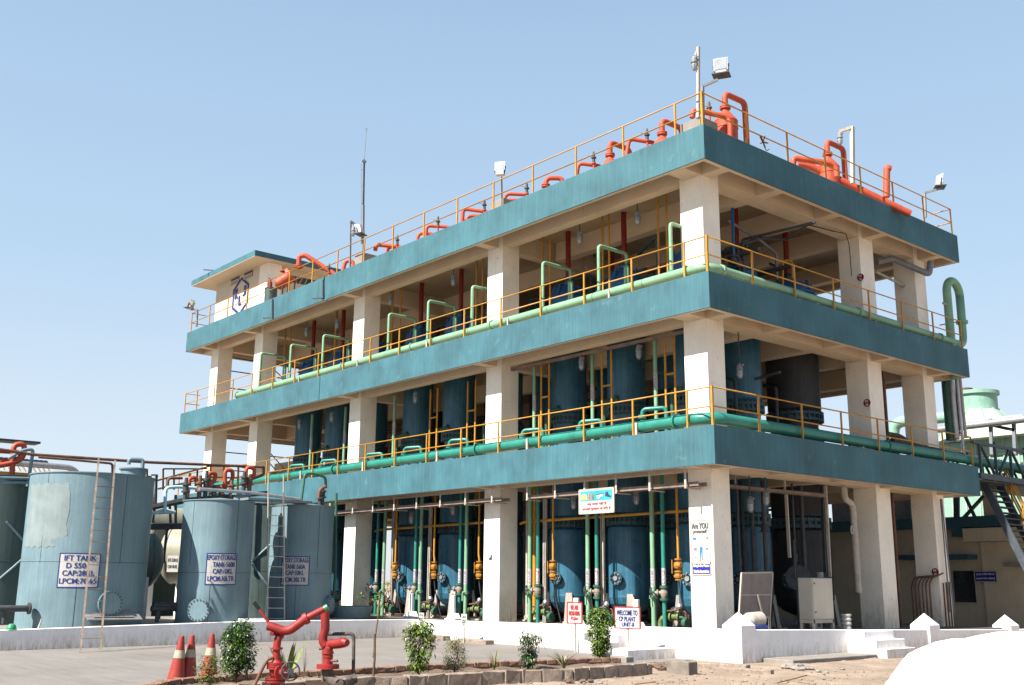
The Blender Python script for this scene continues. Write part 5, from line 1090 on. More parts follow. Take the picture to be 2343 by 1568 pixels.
def clod(m,p,r):
    V=[];n=6
    pr=[(0,-.5),(.7,-.3),(1,.1),(.7,.55),(0,.75)]
    for a,z in pr:
        for i in range(n): t=2*math.pi*i/n;k=r*rn.uniform(.75,1.2);V.append((p.x+max(a,.02)*k*math.cos(t),p.y+max(a,.02)*k*math.sin(t),p.z+z*r*rn.uniform(.8,1.1)))
    m.add(V,[(j*n+i,j*n+(i+1)%n,(j+1)*n+(i+1)%n,(j+1)*n+i) for j in range(len(pr)-1) for i in range(n)],False)
for k in range(900):
    px=rn.uniform(830,2060);py=1568-abs(rn.gauss(0,1))*22
    lo=1553-(px-830)*.02 if px<1480 else 1520
    if py<lo: continue
    p=at(px,py,'z',ZG+.0);clod(m,p,rn.choice((.008,.012,.018,.03)))
o=m.build('rubble',M['dirt2'] if 'dirt2' in M else M['stone']);tag(o,'small stones and crumbs scattered over the brown soil','gravel',kind='stuff')
for i,(px,py,r,nn,lab) in enumerate(((1520,1528,.10,16,'heap of dark earth clods at the right end of the planter'),(1320,1560,.06,12,'small heap of dark clods below the stone kerb'),(1820,1532,.12,14,'heap of pale broken plaster on the soil before the steps'),(1890,1540,.06,8,'few light rubble lumps right of the plaster heap'))):
    m=MB()
    for k in range(nn): p=at(px+rn.gauss(0,16),py+rn.gauss(0,3.5),'z',ZG);p.z+=r*.3;clod(m,p,r*rn.uniform(.5,1.2))
    o=m.build('rubble_heap',M['soil'] if i<2 else M['concrete']);tag(o,lab,'rubble')
for px0,py0,px1,py1,lab in ((1775,1563,1845,1545,'splintered brown stick lying before the plaster heap'),(1450,1566,1500,1560,'thin pale stick lying on the soil'),(1800,1556,1860,1558,'second thin stick among the rubble')):
    m=MB();m.bar(at(px0,py0,'z',ZG+.03),at(px1,py1,'z',ZG+.06),.03,.02);o=m.build('stick',M['dry']);tag(o,lab,'stick')
p=at(1722,1503,'z',ZG);p.z+=.12;t=thing('pipe_stub','short rusty flanged pipe stub lying at the plinth corner','pipe',p);q=p+Vector((.12,.42,.0));m=MB();m.cyl(p,q,.075,n=14);m.build('tube',M['grime'],t);m=MB();m.cyl(p-(q-p).normalized()*.03,p,.12,n=18);m.cyl(q,q+(q-p).normalized()*.03,.12,n=18);m.cyl(p.lerp(q,.45),p.lerp(q,.55),.12,n=18);m.build('flange',M['rust'],t)
# ------------------------------------------------------------------ traffic cones
def cone(p,lab,tilt=(0,0)):
    t=thing('traffic_cone',lab,'cone',p,group='orange traffic cones');x,y,z=p;R0,R1,H=.175,.04,.84
    rr=lambda h:R0+(R1-R0)*h/H
    T=lambda h:(rr(h),h)
    ax=Vector((tilt[0],tilt[1],1));c=Vector(p)
    m=MB();m.lathe([(R0+.02,.0),(R0+.02,.03),T(.03),T(H-.01),(R1*.8,H),(0,H)],c,ax,n=28);m.build('cone_body',M['cone'],t)
    m=MB();m.lathe([(rr(.44)+.004,.44),(rr(.58)+.004,.58)],c,ax,n=28);m.build('reflective_band',M['band'],t)
    m=MB();s=.22;m.box(x-s,y-s,z,x+s,y+s,z+.03);m.build('base',M['cone'],t)
for (px,py,lab,tl) in ((402,1561,'orange traffic cone with cream band, leftmost and nearest of three',(.04,.05)),(429,1559,'orange traffic cone with cream band in the middle of three',(.01,.03)),(477,1553,'orange traffic cone behind the flowering plant, rightmost of three',(.0,.02))):
    p=at(px,py,'z',ZG);cone((p.x,p.y,p.z),lab,tl)
# ------------------------------------------------------------------ fire hydrant monitors
def gpt(px,py,z=-.66): return at(px,py,'z',z)
HD=dep(gpt(631,1590,-.7))
def h(px,py,off=0): return atd(px,py,HD+off)
t=thing('hydrant_monitor','red fire hydrant with a raised kinked arm, lever and black handwheel in the planter','hydrant',h(631,1590))
c3b=lambda x,y:cpx(580,2250,.35,x,y)
hb=lambda x,y,off=0:h(*c3b(x,y),off)
m=MB();m.pipe([hb(1318,1100),hb(1318,900)],.075,n=16);m.pipe([hb(1330,740),hb(1332,570),hb(1345,470),hb(1385,430,.05),hb(1340,390,.1),hb(1300,370,.05),],.062,.12,n=16,seg=6);m.build('standpipe',M['hydred'],t)
m=MB();m.pipe([hb(1235,335,-.05),hb(1300,352,-.05),hb(1450,405,-.05),hb(1640,262,-.05)],.072,.16,n=16,seg=7);m.build('arm',M['hydred'],t)
m=MB();a=hb(1640,262,-.05);b=hb(1850,150,-.05);m.cyl(a,b,.06,.05,n=16);d=(b-a).normalized();m.cyl(a-d*.02,a+d*.05,.095,n=18);m.build('barrel',M['hydred'],t)
m=MB();m.cyl(b,b+d*.06,.055,n=14);m.build('nozzle_tip',M['helmet'],t)
m=MB();m.cyl(hb(1250,308,-.05),hb(1140,150,-.05),.022,n=8);m.build('lever',M['hydred'],t)
m=MB();m.cyl(hb(1140,150,-.05),hb(1085,82,-.05),.028,n=10);
for k in range(5): p=hb(1140,150,-.05).lerp(hb(1085,82,-.05),(k+.5)/5);dd_=(hb(1085,82)-hb(1140,150)).normalized();m.cyl(p-dd_*.006,p+dd_*.006,.034,n=10)
m.build('grip',M['black'],t)
m=MB()
for y_ in (740,765,790): p=hb(1330,y_);m.cyl(p-Vector((0,0,.015)),p+Vector((0,0,.015)),.155,n=22)
for y_ in (905,935): p=hb(1318,y_);m.cyl(p-Vector((0,0,.015)),p+Vector((0,0,.015)),.16,n=22)
for y_ in (580,): p=hb(1335,y_);m.cyl(p-Vector((0,0,.015)),p+Vector((0,0,.015)),.095,n=18)
m.build('flange',M['hydred'],t)
m=MB();a_=hb(1328,800);b_=hb(1320,895);m.lathe([(.06,-.02),(.09,.03),(.115,.12),(.11,.2),(.07,.27),(.07,.3)],b_,(a_-b_),n=18);e=hb(1320,845);s_=(hb(1480,835,-.35)-e).normalized();m.cyl(e,e+s_*.30,.075,.05,n=14);m.cyl(e+s_*.16,e+s_*.20,.12,n=16);m.build('valve_body',M['hydred'],t)
m=MB();m.cyl(e+s_*.3,e+s_*.50,.02,n=8);m.build('spindle',M['steel'],t)
m=MB();c=hb(1480,828,-.35);ax=(Vector((CAM.x,CAM.y,c.z))-c).normalized()+Vector((.25,0,0));m.torus(c,ax,.14,.014,28,8)
for k in range(5):
    P,_=m.ring(c,ax,.137,5)
for p in P: m.bar(c,p,.02)
m.cyl(c-ax.normalized()*.03,c+ax.normalized()*.05,.05,n=12);m.build('handwheel',M['dksteel'],t)
m=MB();m.pipe([hb(1290,680,-.05),hb(1230,700,-.1),hb(1150,850,-.15),hb(1080,1010,-.2)],.028,.12,n=8);m.build('drain_hose',M['rust'],t)
m=MB();m.cyl(hb(1290,420,-.02),hb(1278,422,-.1),.035,n=10);m.bar(hb(1300,420),hb(1330,440),.03);m.build('knob',M['hydred'],t)
t=thing('hydrant_monitor','red hydrant branch with tall crank pipe and elbow outlet, right of the handwheel','hydrant',h(745,1560,.6))
k=.75
m=MB();m.pipe([hb(1853,165,k),hb(1858,380,k),hb(1835,440,k),hb(1830,505,k),hb(1862,550,k)],.075,.12,n=16);m.build('crank_pipe',M['hydred'],t)
m=MB();m.pipe([hb(1885,760,k),hb(1885,600,k),hb(1905,530,k-.0),hb(1990,530,k-.1),hb(2060,515,k-.2)],.082,.12,n=16);m.cyl(hb(2060,515,k-.2),hb(2095,520,k-.25),.082,.055,n=16);m.build('elbow_outlet',M['hydred'],t)
m=MB()
for y_,r_ in ((625,.1),(765,.19),(785,.19),(665,.09)): p=hb(1885,y_,k);m.cyl(p-Vector((0,0,.018)),p+Vector((0,0,.018)),r_,n=22)
m.build('flange',M['hydred'],t)
m=MB();m.pipe([hb(1888,800,k),hb(1890,880,k),hb(1960,960,k-.1),hb(2080,940,k-.1),hb(2180,905,k)],.085,.25,n=14,seg=7);m.cyl(hb(2040,965,k-.2),hb(2010,960,k-.35),.07,n=14);m.build('rusty_bend',M['grime'],t)
m=MB();m.bar(hb(1842,570,k+.1),hb(1838,935,k+.1),.05);m.pipe([hb(1885,425,k+.2),hb(2165,420,k+.2),hb(2160,880,k+.2)],.03,.08,n=8);m.build('support_pipe',M['grime'],t)
m=MB();m.cyl(hb(1920,715,k-.05),hb(1990,715,k-.1),.022,n=8);m.cyl(hb(1790,585,k),hb(1860,570,k),.025,n=8);m.build('handle',M['rust'],t)
# ------------------------------------------------------------------ plants
LR=random.Random(21)
M['leafmid']=mat('mid_green_leaf',(.07,.135,.014),.4,.3,9,spec=.5)
def leaf(m,p,d,up,ln,wd,fold=.25):
    d=d.normalized();s=d.cross(up);s=s.normalized() if s.length>.01 else Vector((1,0,0));n=s.cross(d)
    a=p;b=p+d*ln*.45-n*0;c=p+d*ln-n*ln*fold
    m.add([a,b+s*wd/2+n*wd*.12,b,b-s*wd/2+n*wd*.12,c],[(0,2,1),(0,3,2),(1,2,4),(2,3,4)],True)
def shrub(g,H,prof,n,ln,wd,mats,lab,name='shrub',stemh=.15,droop=.7,stems=3,cat='shrub'):
    """prof: list of (height fraction, radius)"""
    t=thing(name,lab,cat,g)
    ms=MB();tips=[]
    for k in range(stems):
        q=g+Vector((LR.uniform(-.02,.02),LR.uniform(-.02,.02),-.05));P=[q]
        for j in range(1,6):
            f=j/5;P.append(g+Vector((LR.gauss(0,.02+.03*f),LR.gauss(0,.02+.03*f),H*f*.95)))
        ms.pipe(P,.009,.03,n=5,caps=False)
    def rad(f):
        for (a,ra),(b,rb) in zip(prof,prof[1:]):
            if a<=f<=b: return ra+(rb-ra)*(f-a)/(b-a)
        return 0
    L=[MB() for _ in mats]
    cl=[]
    for k in range(max(10,n//16)):
        f=LR.uniform(prof[0][0],prof[-1][0]);a=LR.uniform(0,6.283);r=rad(f)*math.sqrt(LR.uniform(.1,1));cl.append((Vector((r*math.cos(a),r*math.sin(a),H*f)),LR.randrange(len(mats))))
        if k%3==0: ms.pipe([g+Vector((0,0,max(.03,H*f-.12))),g+cl[-1][0]],.004,n=4,caps=False)
    for k in range(n):
        c,mi=LR.choice(cl);o=c+Vector((LR.gauss(0,.05),LR.gauss(0,.05),LR.gauss(0,.05)));out=Vector((o.x,o.y,0))
        if out.length<.01: out=Vector((LR.gauss(0,1),LR.gauss(0,1),0))
        out.normalize();d=out*LR.uniform(.4,1)+Vector((LR.gauss(0,.35),LR.gauss(0,.35),LR.uniform(-droop,.35)))
        mi=mi if LR.random()<.6 else LR.randrange(len(mats))
        leaf(L[mi],g+o,d,Vector((LR.gauss(0,.3),LR.gauss(0,.3),1)),ln*LR.uniform(.7,1.2),wd*LR.uniform(.8,1.15))
    ms.build('stems',M['bark'],t)
    for i,(mm,b) in enumerate(zip(mats,L)): b.build('leaves',M[mm],t)
    return t
g=gpt(541,1566,-.64);shrub(g,1.0,[(.22,.12),(.3,.24),(.45,.20),(.55,.25),(.8,.25),(.93,.17),(1,.06)],3200,.066,.032,('leaf','leafdk','leaf','leafmid'),'dense dark glossy columnar shrub left of the red hydrants')
g=gpt(1372,1512,-.64);shrub(g,1.12,[(.13,.05),(.25,.14),(.45,.22),(.75,.27),(.92,.2),(1,.08)],3400,.078,.034,('leafmid','leafy','leaf','leafy'),'tall leafy green shrub between the two notice boards')
g=gpt(958,1545,-.64);shrub(g,.95,[(.12,.06),(.3,.16),(.45,.2),(.7,.26),(.9,.22),(1,.1)],1500,.098,.038,('leafy','leafmid','leafy'),'loose yellow-green bush in the middle of the planter')
g=gpt(1040,1538,-.64);shrub(g,.62,[(.1,.14),(.3,.24),(.6,.17),(.85,.15),(1,.05)],1600,.06,.016,('leafpale','leafpale','dry'),'small pale feathery bush right of the yellow-green bush',droop=.9)
g=gpt(1209,1530,-.64);shrub(g,.68,[(.1,.05),(.35,.1),(.6,.14),(.8,.26),(.92,.24),(1,.12)],1500,.075,.024,('leafdk','leafdk','leaf'),'small dark weeping bush between grass tuft and spider plant',droop=1.2)
g=gpt(478,1578,-.66);t=shrub(g,.5,[(.1,.1),(.4,.2),(.7,.22),(1,.1)],900,.05,.02,('leaf','leafy'),'small bush with pink-red flowers before the traffic cones','flowering_plant',droop=.2)
m=MB()
for k in range(20):
    a=LR.uniform(0,6.28);r=LR.uniform(.05,.24);p=g+Vector((r*math.cos(a),r*math.sin(a),LR.uniform(.15,.55)))
    for j in range(5): an=j*1.256;leaf(m,p,Vector((math.cos(an),math.sin(an),.3)),Vector((0,0,1)),.026,.02,.1)
m.build('flowers',M['flower'],t)
def blades(g,n,ln,wd,lab,mats,name,spread=.6,curve=.5,seg=5,dirs=None,cat='plant',ball=0):
    t=thing(name,lab,cat,g);L=[MB() for _ in mats]
    for k in range(n):
        a=LR.uniform(0,6.283) if not dirs else dirs[k%len(dirs)];s=LR.uniform(.2,1)*spread;o=Vector((math.cos(a),math.sin(a),0));l=ln*LR.uniform(.7,1.1)
        side=Vector((-o.y,o.x,0));V=[]
        for j in range(seg+1):
            f=j/seg;p=g+o*l*(s*f+curve*s*f*f*.5)+Vector((0,0,l*(f-curve*f*f*.6)));w_=wd*(1-f)**.7*(.6+.8*min(f*3,1)) if f<1 else .001
            V+=[p-side*w_/2,p+side*w_/2]
        L[k%len(mats)].add(V,[(2*j,2*j+1,2*j+3,2*j+2) for j in range(seg)],True)
    for mm,b in zip(mats,L): b.build('blades',M[mm],t)
    return t
blades(gpt(655,1562,-.64),13,.75,.085,'spiky agave with broad grey-green blades behind the hydrant handwheel',('leafpale','leafy'),'agave',.75,.15)
blades(gpt(1290,1530,-.64),22,.55,.03,'arching cream striped spider plant near the right end of the planter',('leafpale','stripe') if 'stripe' in M else ('leafpale','dry','band'),'spider_plant',.9,.7)
blades(gpt(1130,1535,-.64),26,.50,.014,'thin yellowish grass tuft in the planter',('leafy','dry'),'grass_tuft',.5,.35)
blades(gpt(694,1558,-.64),10,.75,.008,'dry straw coloured weed beside the handwheel',('dry',),'dry_weed',.25,.1)
blades(gpt(730,1556,-.64),12,.30,.008,'small dry grass tuft by the hydrant pipe foot',('dry',),'dry_weed',.7,.3)
blades(gpt(372,1590,-.66),14,.28,.008,'dry twigs at the left end of the brick kerb',('dry',),'dry_weed',.9,.2)
for i,(px,py) in enumerate(((900,1566),(1010,1566),(1170,1558),(1245,1556),(1090,1564),(760,1567))):
    blades(at(px,py,'z',ZG),16,.16,.008,'tiny pale weed growing at the foot of the stone kerb, '+ordn[i]+' from the left',('leafy','dry'),'weed',1,.4)
# tall thin young tree with tufts
g=gpt(853,1553,-.64);D7=dep(g);t=thing('young_tree','thin dark young tree stake with small leaf tufts before the third reactor bay','tree',g)
m=MB();m.pipe([g-Vector((0,0,.1)),atd(857,1505,D7),atd(857,1450,D7)],.022,n=7);m.build('stake',M['bark'],t)
D8=D7+2.5;g8=atd(868,1460,D8);m=MB();m.pipe([atd(853,1505,D8),atd(862,1430,D8),atd(866,1405,D8),atd(868,1375,D8),atd(872,1362,D8)],.014,.1,n=6);m.pipe([atd(862,1385,D8),atd(845,1375,D8),atd(828,1366,D8)],.009,.05,n=5);m.pipe([atd(866,1400,D8),atd(880,1372,D8),atd(884,1356,D8)],.009,.05,n=5);m.build('twigs',M['bark'],t)
m=MB()
for px,py in ((826,1362),(861,1372),(869,1362),(884,1352),(882,1368),(855,1376),(887,1338)):
    p=atd(px,py,D8)
    for k in range(14): a=LR.uniform(0,6.28);leaf(m,p,Vector((math.cos(a),math.sin(a),LR.uniform(-.2,.8))),Vector((0,0,1)),.16,.035,.2)
m.build('leaves',M['leafy'],t)
# ------------------------------------------------------------------ white tarpaulin heap, right foreground
c=at(2290,1700,'z',ZG);m=MB();V=[];nx=90;ny=70;prof=[(1900,1640),(1980,1600),(2030,1568),(2085,1497),(2110,1484),(2150,1468),(2188,1461),(2215,1461),(2240,1455),(2290,1446),(2342,1444),(2480,1446),(2620,1500),(2700,1620)]
TD=dep(c)
def topz(px):
    for (a,ya),(b,yb_) in zip(prof,prof[1:]):
        if a<=px<=b: return ya+(yb_-ya)*(px-a)/(b-a)
    return 1650
for i in range(nx+1):
    px=1900+800*i/nx;top=atd(px,topz(px),TD).z;base=atd(px,1568,TD)
    for j in range(ny+1):
        v=j/ny*2-1;p=base+FH*v*1.5;s=1-abs(v)**1.5
        fold=.05*NZ.fractal(Vector((p.x*1.6,p.y*1.6,2)),1,2,4)*min(1,abs(v)*3)+.02*math.sin(p.x*9+p.y*5)*min(1,abs(v)*2.5)
        z=ZG+(top-ZG)*max(0,s)+fold*(1 if s>.05 else 0)-(.05*abs(math.sin(px*.013+v*2.2+1.2*NZ.noise(p*.9)))**6 if abs(v)>.06 else 0);V.append((p.x,p.y,max(ZG-.02,z)))
m.add(V,[(i*(ny+1)+j,(i+1)*(ny+1)+j,(i+1)*(ny+1)+j+1,i*(ny+1)+j+1) for i in range(nx) for j in range(ny)],True);o=m.build('tarpaulin_heap',M['tarp']);tag(o,'big mound under a brilliant white tarpaulin in the right foreground','tarpaulin')
# ------------------------------------------------------------------ things standing on the right side of the floor
# leaning board on a frame
def q3(x_,y_,xp=-.1): return at(*c3(x_,y_),'x',xp)
def pl3(y_): return
t=thing('notice_stand','brown backed board on a pale frame leaning in the right side bay','stand',q3(600,1170,-.9))
yb1=3.0
B0=[q3(520,800,-.75),q3(718,795,-.75),q3(700,1085,-.75),q3(503,1085,-.75)]
n_=(B0[1]-B0[0]).cross(B0[3]-B0[0]).normalized();m=MB();m.hexa([p+n_*.02 for p in B0],[p-n_*.0 for p in B0]);m.build('panel',M['panel'],t)
m=MB();
for i in range(4): m.bar(B0[i],B0[(i+1)%4],.045)
m.bar(B0[0].lerp(B0[3],.5),B0[1].lerp(B0[2],.5),.03);m.bar(B0[1].lerp(B0[2],1),q3(703,1178,-.75),.05);m.bar(B0[0].lerp(B0[3],1),q3(500,1178,-.75),.05);m.bar(q3(622,940,-.72),q3(658,1090,-.72),.05)
m.build('frame',M['rustw'],t)
# metal cabinet
t=thing('metal_cabinet','tall pale grey metal cabinet on a white stand in the right side bay','cabinet',q3(1000,1170,-.3))
a0=q3(895,1110,-.45);a1=q3(985,1125,-.05);a2=q3(1118,1105,-.05)
X0=-.45;yA=at(*c3(985,1100),'x',-.05);yB=at(*c3(1118,1100),'x',-.05)
z0=yA.z;z1=at(*c3(975,830),'x',-.05).z
xl=at(*c3(895,1100),'y',yA.y).x
m=MB();m.box(xl,yA.y,z0,-.05,yB.y,z1);m.build('cabinet_body',M['wbox'],t,.012)
m=MB();m.box(-.05,yA.y+.03,z0+.03,-.035,yB.y-.03,z1-.03);m.build('door',M['wbox'],t)
m=MB();m.cyl((-.035,yA.y+.1,z1-.15),(-.02,yA.y+.1,z1-.15),.025);m.cyl((-.035,yA.y+.1,z0+.2),(-.02,yA.y+.1,z0+.2),.025);m.build('door_lock',M['dksteel'],t)
m=MB()
for xx in (xl+.03,-.08):
    for y_ in (yA.y+.04,yB.y-.04): m.box(xx-.03,y_-.03,ZF,xx+.03,y_+.03,z0-.002)
m.box(xl,yA.y,z0-.1,-.05,yA.y+.03,z0-.004);m.box(-.08,yA.y+.031,z0-.1,-.05,yB.y,z0-.004);m.build('stand',M['rustw'],t)
m=MB();p=Vector((-.2,yB.y-.35,z1));m.cyl(p,p+Vector((0,0,.16)),.09,n=16);o=m.build('paint_pot',M['steel']);tag(o,'small grey pot standing on top of the metal cabinet','pot')
# flat steel posts in the bay
for i,(a_,b_,xp) in enumerate((((805,270),(830,700),-1.6),((1060,235),(1092,825),-1.4),((1035,235),(1060,800),-1.9))):
    m=MB();m.bar(at(*c3(*a_),'x',xp),at(*c3(*b_),'x',xp),.09,.05);o=m.build('steel_post',M['rustw'] if i<2 else M['dksteel']);tag(o,('pale channel hanging above the leaning board','pale channel rising behind the metal cabinet','dark channel left of the cabinet channel')[i],'post')
# white drain pipe with offset
m=MB();m.pipe([q3(1180,245,-1.1),q3(1185,320,-1.1),q3(1225,345,-1.1),q3(1238,380,-1.1),q3(1275,925,-1.1)],.10,.15,n=14);o=m.build('drain_pipe',M['rustw']);tag(o,'fat whitish down pipe with an offset beside the right side column','pipe')
m=MB();p=q3(1232,520,-1.0);m.torus(p,(1,.3,0),.12,.025,16,6);o=m.build('hose_coil',M['rustw']);tag(o,'small coiled pale hose at the white down pipe','hose')
# red round vessel agitator valve cluster on dark reactor
t=thing('motor_valve','dark bolted pump head on the belly of the large dark reactor','pump',q3(860,830,-2));p=q3(880,830,-1.9);m=MB();dx=Vector((.65,-.76,0));m.cyl(p,p+dx*.2,.32,n=20);m.cyl(p+dx*.2,p+dx*.26,.38,n=24);m.build('body',M['dksteel'],t);m=MB()
for k in range(12): b=2*math.pi*k/12;s_=dx.cross(Vector((0,0,1)));q=p+dx*.26+s_*.33*math.cos(b)+Vector((0,0,.33*math.sin(b)));m.cyl(q,q+dx*.05,.03,n=6)
m.cyl(p+dx*.26+Vector((-.05,-.05,.05)),p+dx*.3+Vector((-.05,-.05,.05)),.08,n=12);m.build('bolts',M['dksteel'],t)
# basket, bucket
p=q3(620,1170,.1);t=thing('blue_crate','blue plastic crate with a dented metal lid behind the shaded wall','crate',p);m=MB();m.box(p.x-.25,p.y-.35,-.2,p.x+.15,p.y+.3,.06);m.build('crate_body',M['bluebin'],t,.02);m=MB();m.lathe([(0,-.32),(.16,-.3),(.2,-.2),(.2,.25),(.14,.33),(0,.33)],(p.x-.05,p.y-.05,.18),(.1,1,.05),n=16);m.build('dented_lid',M['rustw'],t)
p=q3(1198,1160,0);t=thing('paint_bucket','white ribbed plastic container with blue foot beside the cabinet','bucket',p);m=MB();m.lathe([(0,-.22),(.14,-.22),(.14,-.12),(.11,-.1),(.15,-.04),(.15,.0),(.11,.02),(.15,.08),(.15,.12),(.11,.14),(.15,.2),(.15,.24),(.0,.25)],(p.x,p.y,.03),n=18);m.build('body',M['signw'],t);m=MB();m.lathe([(0,-.25),(.16,-.25),(.16,-.15),(0,-.15)],(p.x,p.y,.0),n=18);m.build('foot',M['blue2'],t)
# hoses / conduits round the far right column
t=thing('conduit_bundle','rusty conduits fanned round the foot of the far right column','conduits',(-.6,13,0))
for k in range(9):
    y_=12.62+k*.02;x_=-1.75+k*.13 if k<6 else -.80
    yy_=12.62 if k<6 else 13.0+.2*(k-6)
    m=MB();m.pipe([(x_,yy_,ZF-.1),(x_,yy_,1.05+.02*k),(x_+.12,yy_+.02,1.35),(-.8,12.75,1.42),(-.72,12.9,1.5),(-.72,13.0,3.9)][:5 if k<6 else 2],.028,.1,n=7);m.build('conduit',M['rust'],t)
for k in range(2): MB().bar((-.74+.08*k,13.2+.1*k,.2),(-.76+.04*k,13.2,4.0),.035).build('conduit',M['steel'],t)
# red drop pipe with red strainer pot
m=MB();p=at(2110,1340,'x',-1.8);t=thing('red_strainer','red pipe dropping to a red cylindrical pot left of the far right column','strainer',p)
yv=p.y;pt=lambda px,py:at(px,py,'x',-1.8)
m.cyl(pt(2104,1125),pt(2110,1290),.055,n=12);m.build('drop_pipe',M['red'],t);m=MB();a_=pt(2113,1325);b_=pt(2116,1395);m.cyl(a_,b_,.22,n=20);m.cyl(pt(2112,1300),a_,.1,n=12);m.build('pot',M['red'],t);m=MB();m.cyl(pt(2110,1285),pt(2111,1300),.13,n=14);m.cyl(b_,pt(2117,1415),.08);m.build('coupling',M['dksteel'],t)
# first storey right bay: thin pole between columns, grey duct on top storey
m=MB();m.cyl((-1.6,11.5,ZF),(-1.6,11.5,Z[1]-T),.06,n=8);o=m.build('thin_pole',M['rust']);tag(o,'thin dark pole between the two right columns up to the first floor ceiling','pole')
m=MB();m.pipe([at(2005,600,'x',-1.4),at(2040,592,'x',-1.2),at(2125,628,'x',-.4),at(2128,600,'x',-.4)],.11,.12,n=12);o=m.build('vent_duct',M['steel']);tag(o,'grey vent duct crossing the top storey opening at the right columns','duct')
m=MB();m.pipe([at(2003,622,'x',-1.3),at(2068,655,'x',-1.3)],.05);o=m.build('duct_pipe',M['rustw']);tag(o,'pale slanting pipe under the grey vent duct','pipe')
m=MB();m.pipe([at(1908,530,'x',-.9),at(1935,535,'x',-.86),at(1942,560,'x',-.86),at(1948,632,'x',-.86)],.015,.05,n=6);m.pipe([at(1800,545,'x',-1.3),at(1850,515,'x',-1.1),at(1908,530,'x',-.9)],.02,.1,n=6);o=m.build('hanging_cable',M['black']);tag(o,'black cable looping along the ceiling and down the right column of the top storey','cable')
m=MB();m.cyl(at(1675,455,'x',-2),at(1678,590,'x',-2),.05,n=10);o=m.build('blue_pipe',M['bluepipe2'] if 'bluepipe2' in M else M['pblue2'] if 'pblue2' in M else M['blue2']);tag(o,'bright blue vertical pipe right of the corner pillar on the top storey','pipe')
m=MB();a_=at(1677,588,'x',-2);m.cyl(a_-Vector((0,0,.2)),a_,.1,n=12);m.cyl(a_-Vector((0,0,.02)),a_+Vector((0,0,.02)),.16,n=14);m.cyl(a_-Vector((0,0,.22)),a_-Vector((0,0,.18)),.16,n=14);o=m.build('blue_pipe_valve',M['dksteel']);tag(o,'dark flanged valve under the bright blue pipe on the top storey','valve')
for i,(pts,r,mm) in enumerate((([(1665,505),(1735,548),(1775,580),(1777,640)],.05,'steel'),([(1660,570),(1740,545),(1800,548)],.05,'dksteel'),([(1790,700),(1790,600),(1800,595),(1812,600),(1812,690)],.045,'yellow'))):
    P=[at(x_,y_,'x',-2.6) for x_,y_ in pts];m=MB();m.pipe(P,r,.12,n=8);o=m.build('ceiling_pipe',M[mm]);tag(o,('grey bent pipe under the top storey ceiling right of the blue pipe','dark pipe crossing the top storey ceiling in the right bay','ochre hairpin pipe deep in the right bay of the top storey')[i],'pipe')
# insulated pipes and bridge beyond the right end
t=thing('insulated_pipes','pair of ragged insulated pipes behind the right railing running onto the bridge','pipes',(-1.2,12,Z[0]))
for k,(z_,x_,r) in enumerate(((.62,-.95,.11),(.42,-.8,.10),(.75,-1.2,.09))):
    m=MB();P=[(x_,10.6+.8*k,Z[0]+z_)]
    for j in range(1,15): P.append((x_+.02*LR.gauss(0,1),10.6+.8*k+j*.95,Z[0]+z_-.02*j+.03*LR.gauss(0,1)))
    if k==2: P=[(-1.2,10.7,Z[0]+.3),(-1.2,10.7,Z[0]+.9),(-1.2,11.6,Z[0]+.9),(-1.1,12.3,Z[0]+.6)]
    m.pipe(P,r,.25,n=12);m.build('insulated_pipe',M['grime'],t)
m=MB();m.box(-1.8,9.3,Z[0]+.25,-.75,11.2,Z[0]+.45);o=m.build('dark_tray',M['dksteel']);tag(o,'dark steel tray behind the first floor railing beside the right column','tray')
t=thing('truss_bridge','blue-grey steel lattice bridge leaving the right end of the first floor','bridge',(0,20,4.9))
zb_,zt2=4.86,6.02
for xx in (.0,-2.2):
    MB().bar((xx,14.62,zb_),(xx,34,zb_),.16,.2).build('bottom_chord',M['steelblue_shaded'],t)
    MB().bar((xx,14.3,zt2),(xx,34,zt2),.1,.1).build('top_chord',M['steelblue_shaded'],t)
    k=0;y_=14.8
    while y_<33:
        MB().bar((xx,y_,zb_),(xx,y_,zt2+(.15 if k%2 else 0)),.09,.06).build('upright',M['steelblue_shaded'],t)
        MB().bar((xx,y_+.05,zt2 if k%2==0 else zb_),(xx,y_+1.15,zb_ if k%2==0 else zt2),.09,.05).build('diagonal',M['steelblue_shaded'],t)
        y_+=1.2;k+=1
m=MB()
y_=14.8
for j in range(16): m.bar((-2.2,y_,zb_-.05),(0,y_,zb_-.05),.08,.08);y_+=1.2
m.box(-2.1,14.7,zb_-.16,-.1,33,zb_-.10);m.build('deck',M['dksteel'],t)
# steel stair down from the bridge
t=thing('steel_stair','dark steel stair with open treads and ochre handrails dropping below the bridge','stair',(0,16.5,2))
Ax=[at(2252,1108,'y',16),at(2334,1272,'y',16)];d=Ax[1]-Ax[0]
for yy in (16,17.2):
    a_=Vector((Ax[0].x,yy,Ax[0].z));MB().bar(a_,a_+d*1.75,.08,.26).build('stringer',M['steelblue_shaded'],t)
for k in range(22):
    p=Ax[0]+d*(k/21*1.7);MB().box(p.x-.14,16.04,p.z-.02,p.x+.14,17.16,p.z+.02).build('tread',M['dksteel'],t)
m=MB()
for yy in (17.3,16.6+.9):
    for hh in (.5,1.0):
        a_=Vector((Ax[0].x,yy,Ax[0].z+hh));m.bar(a_,a_+d*1.75,.05)
for k in range(6):
    p=Ax[0]+d*(k/5*1.7);m.bar((p.x,17.3,p.z),(p.x,17.3,p.z+1),.05)
m.build('handrail',M['yellow'],t)
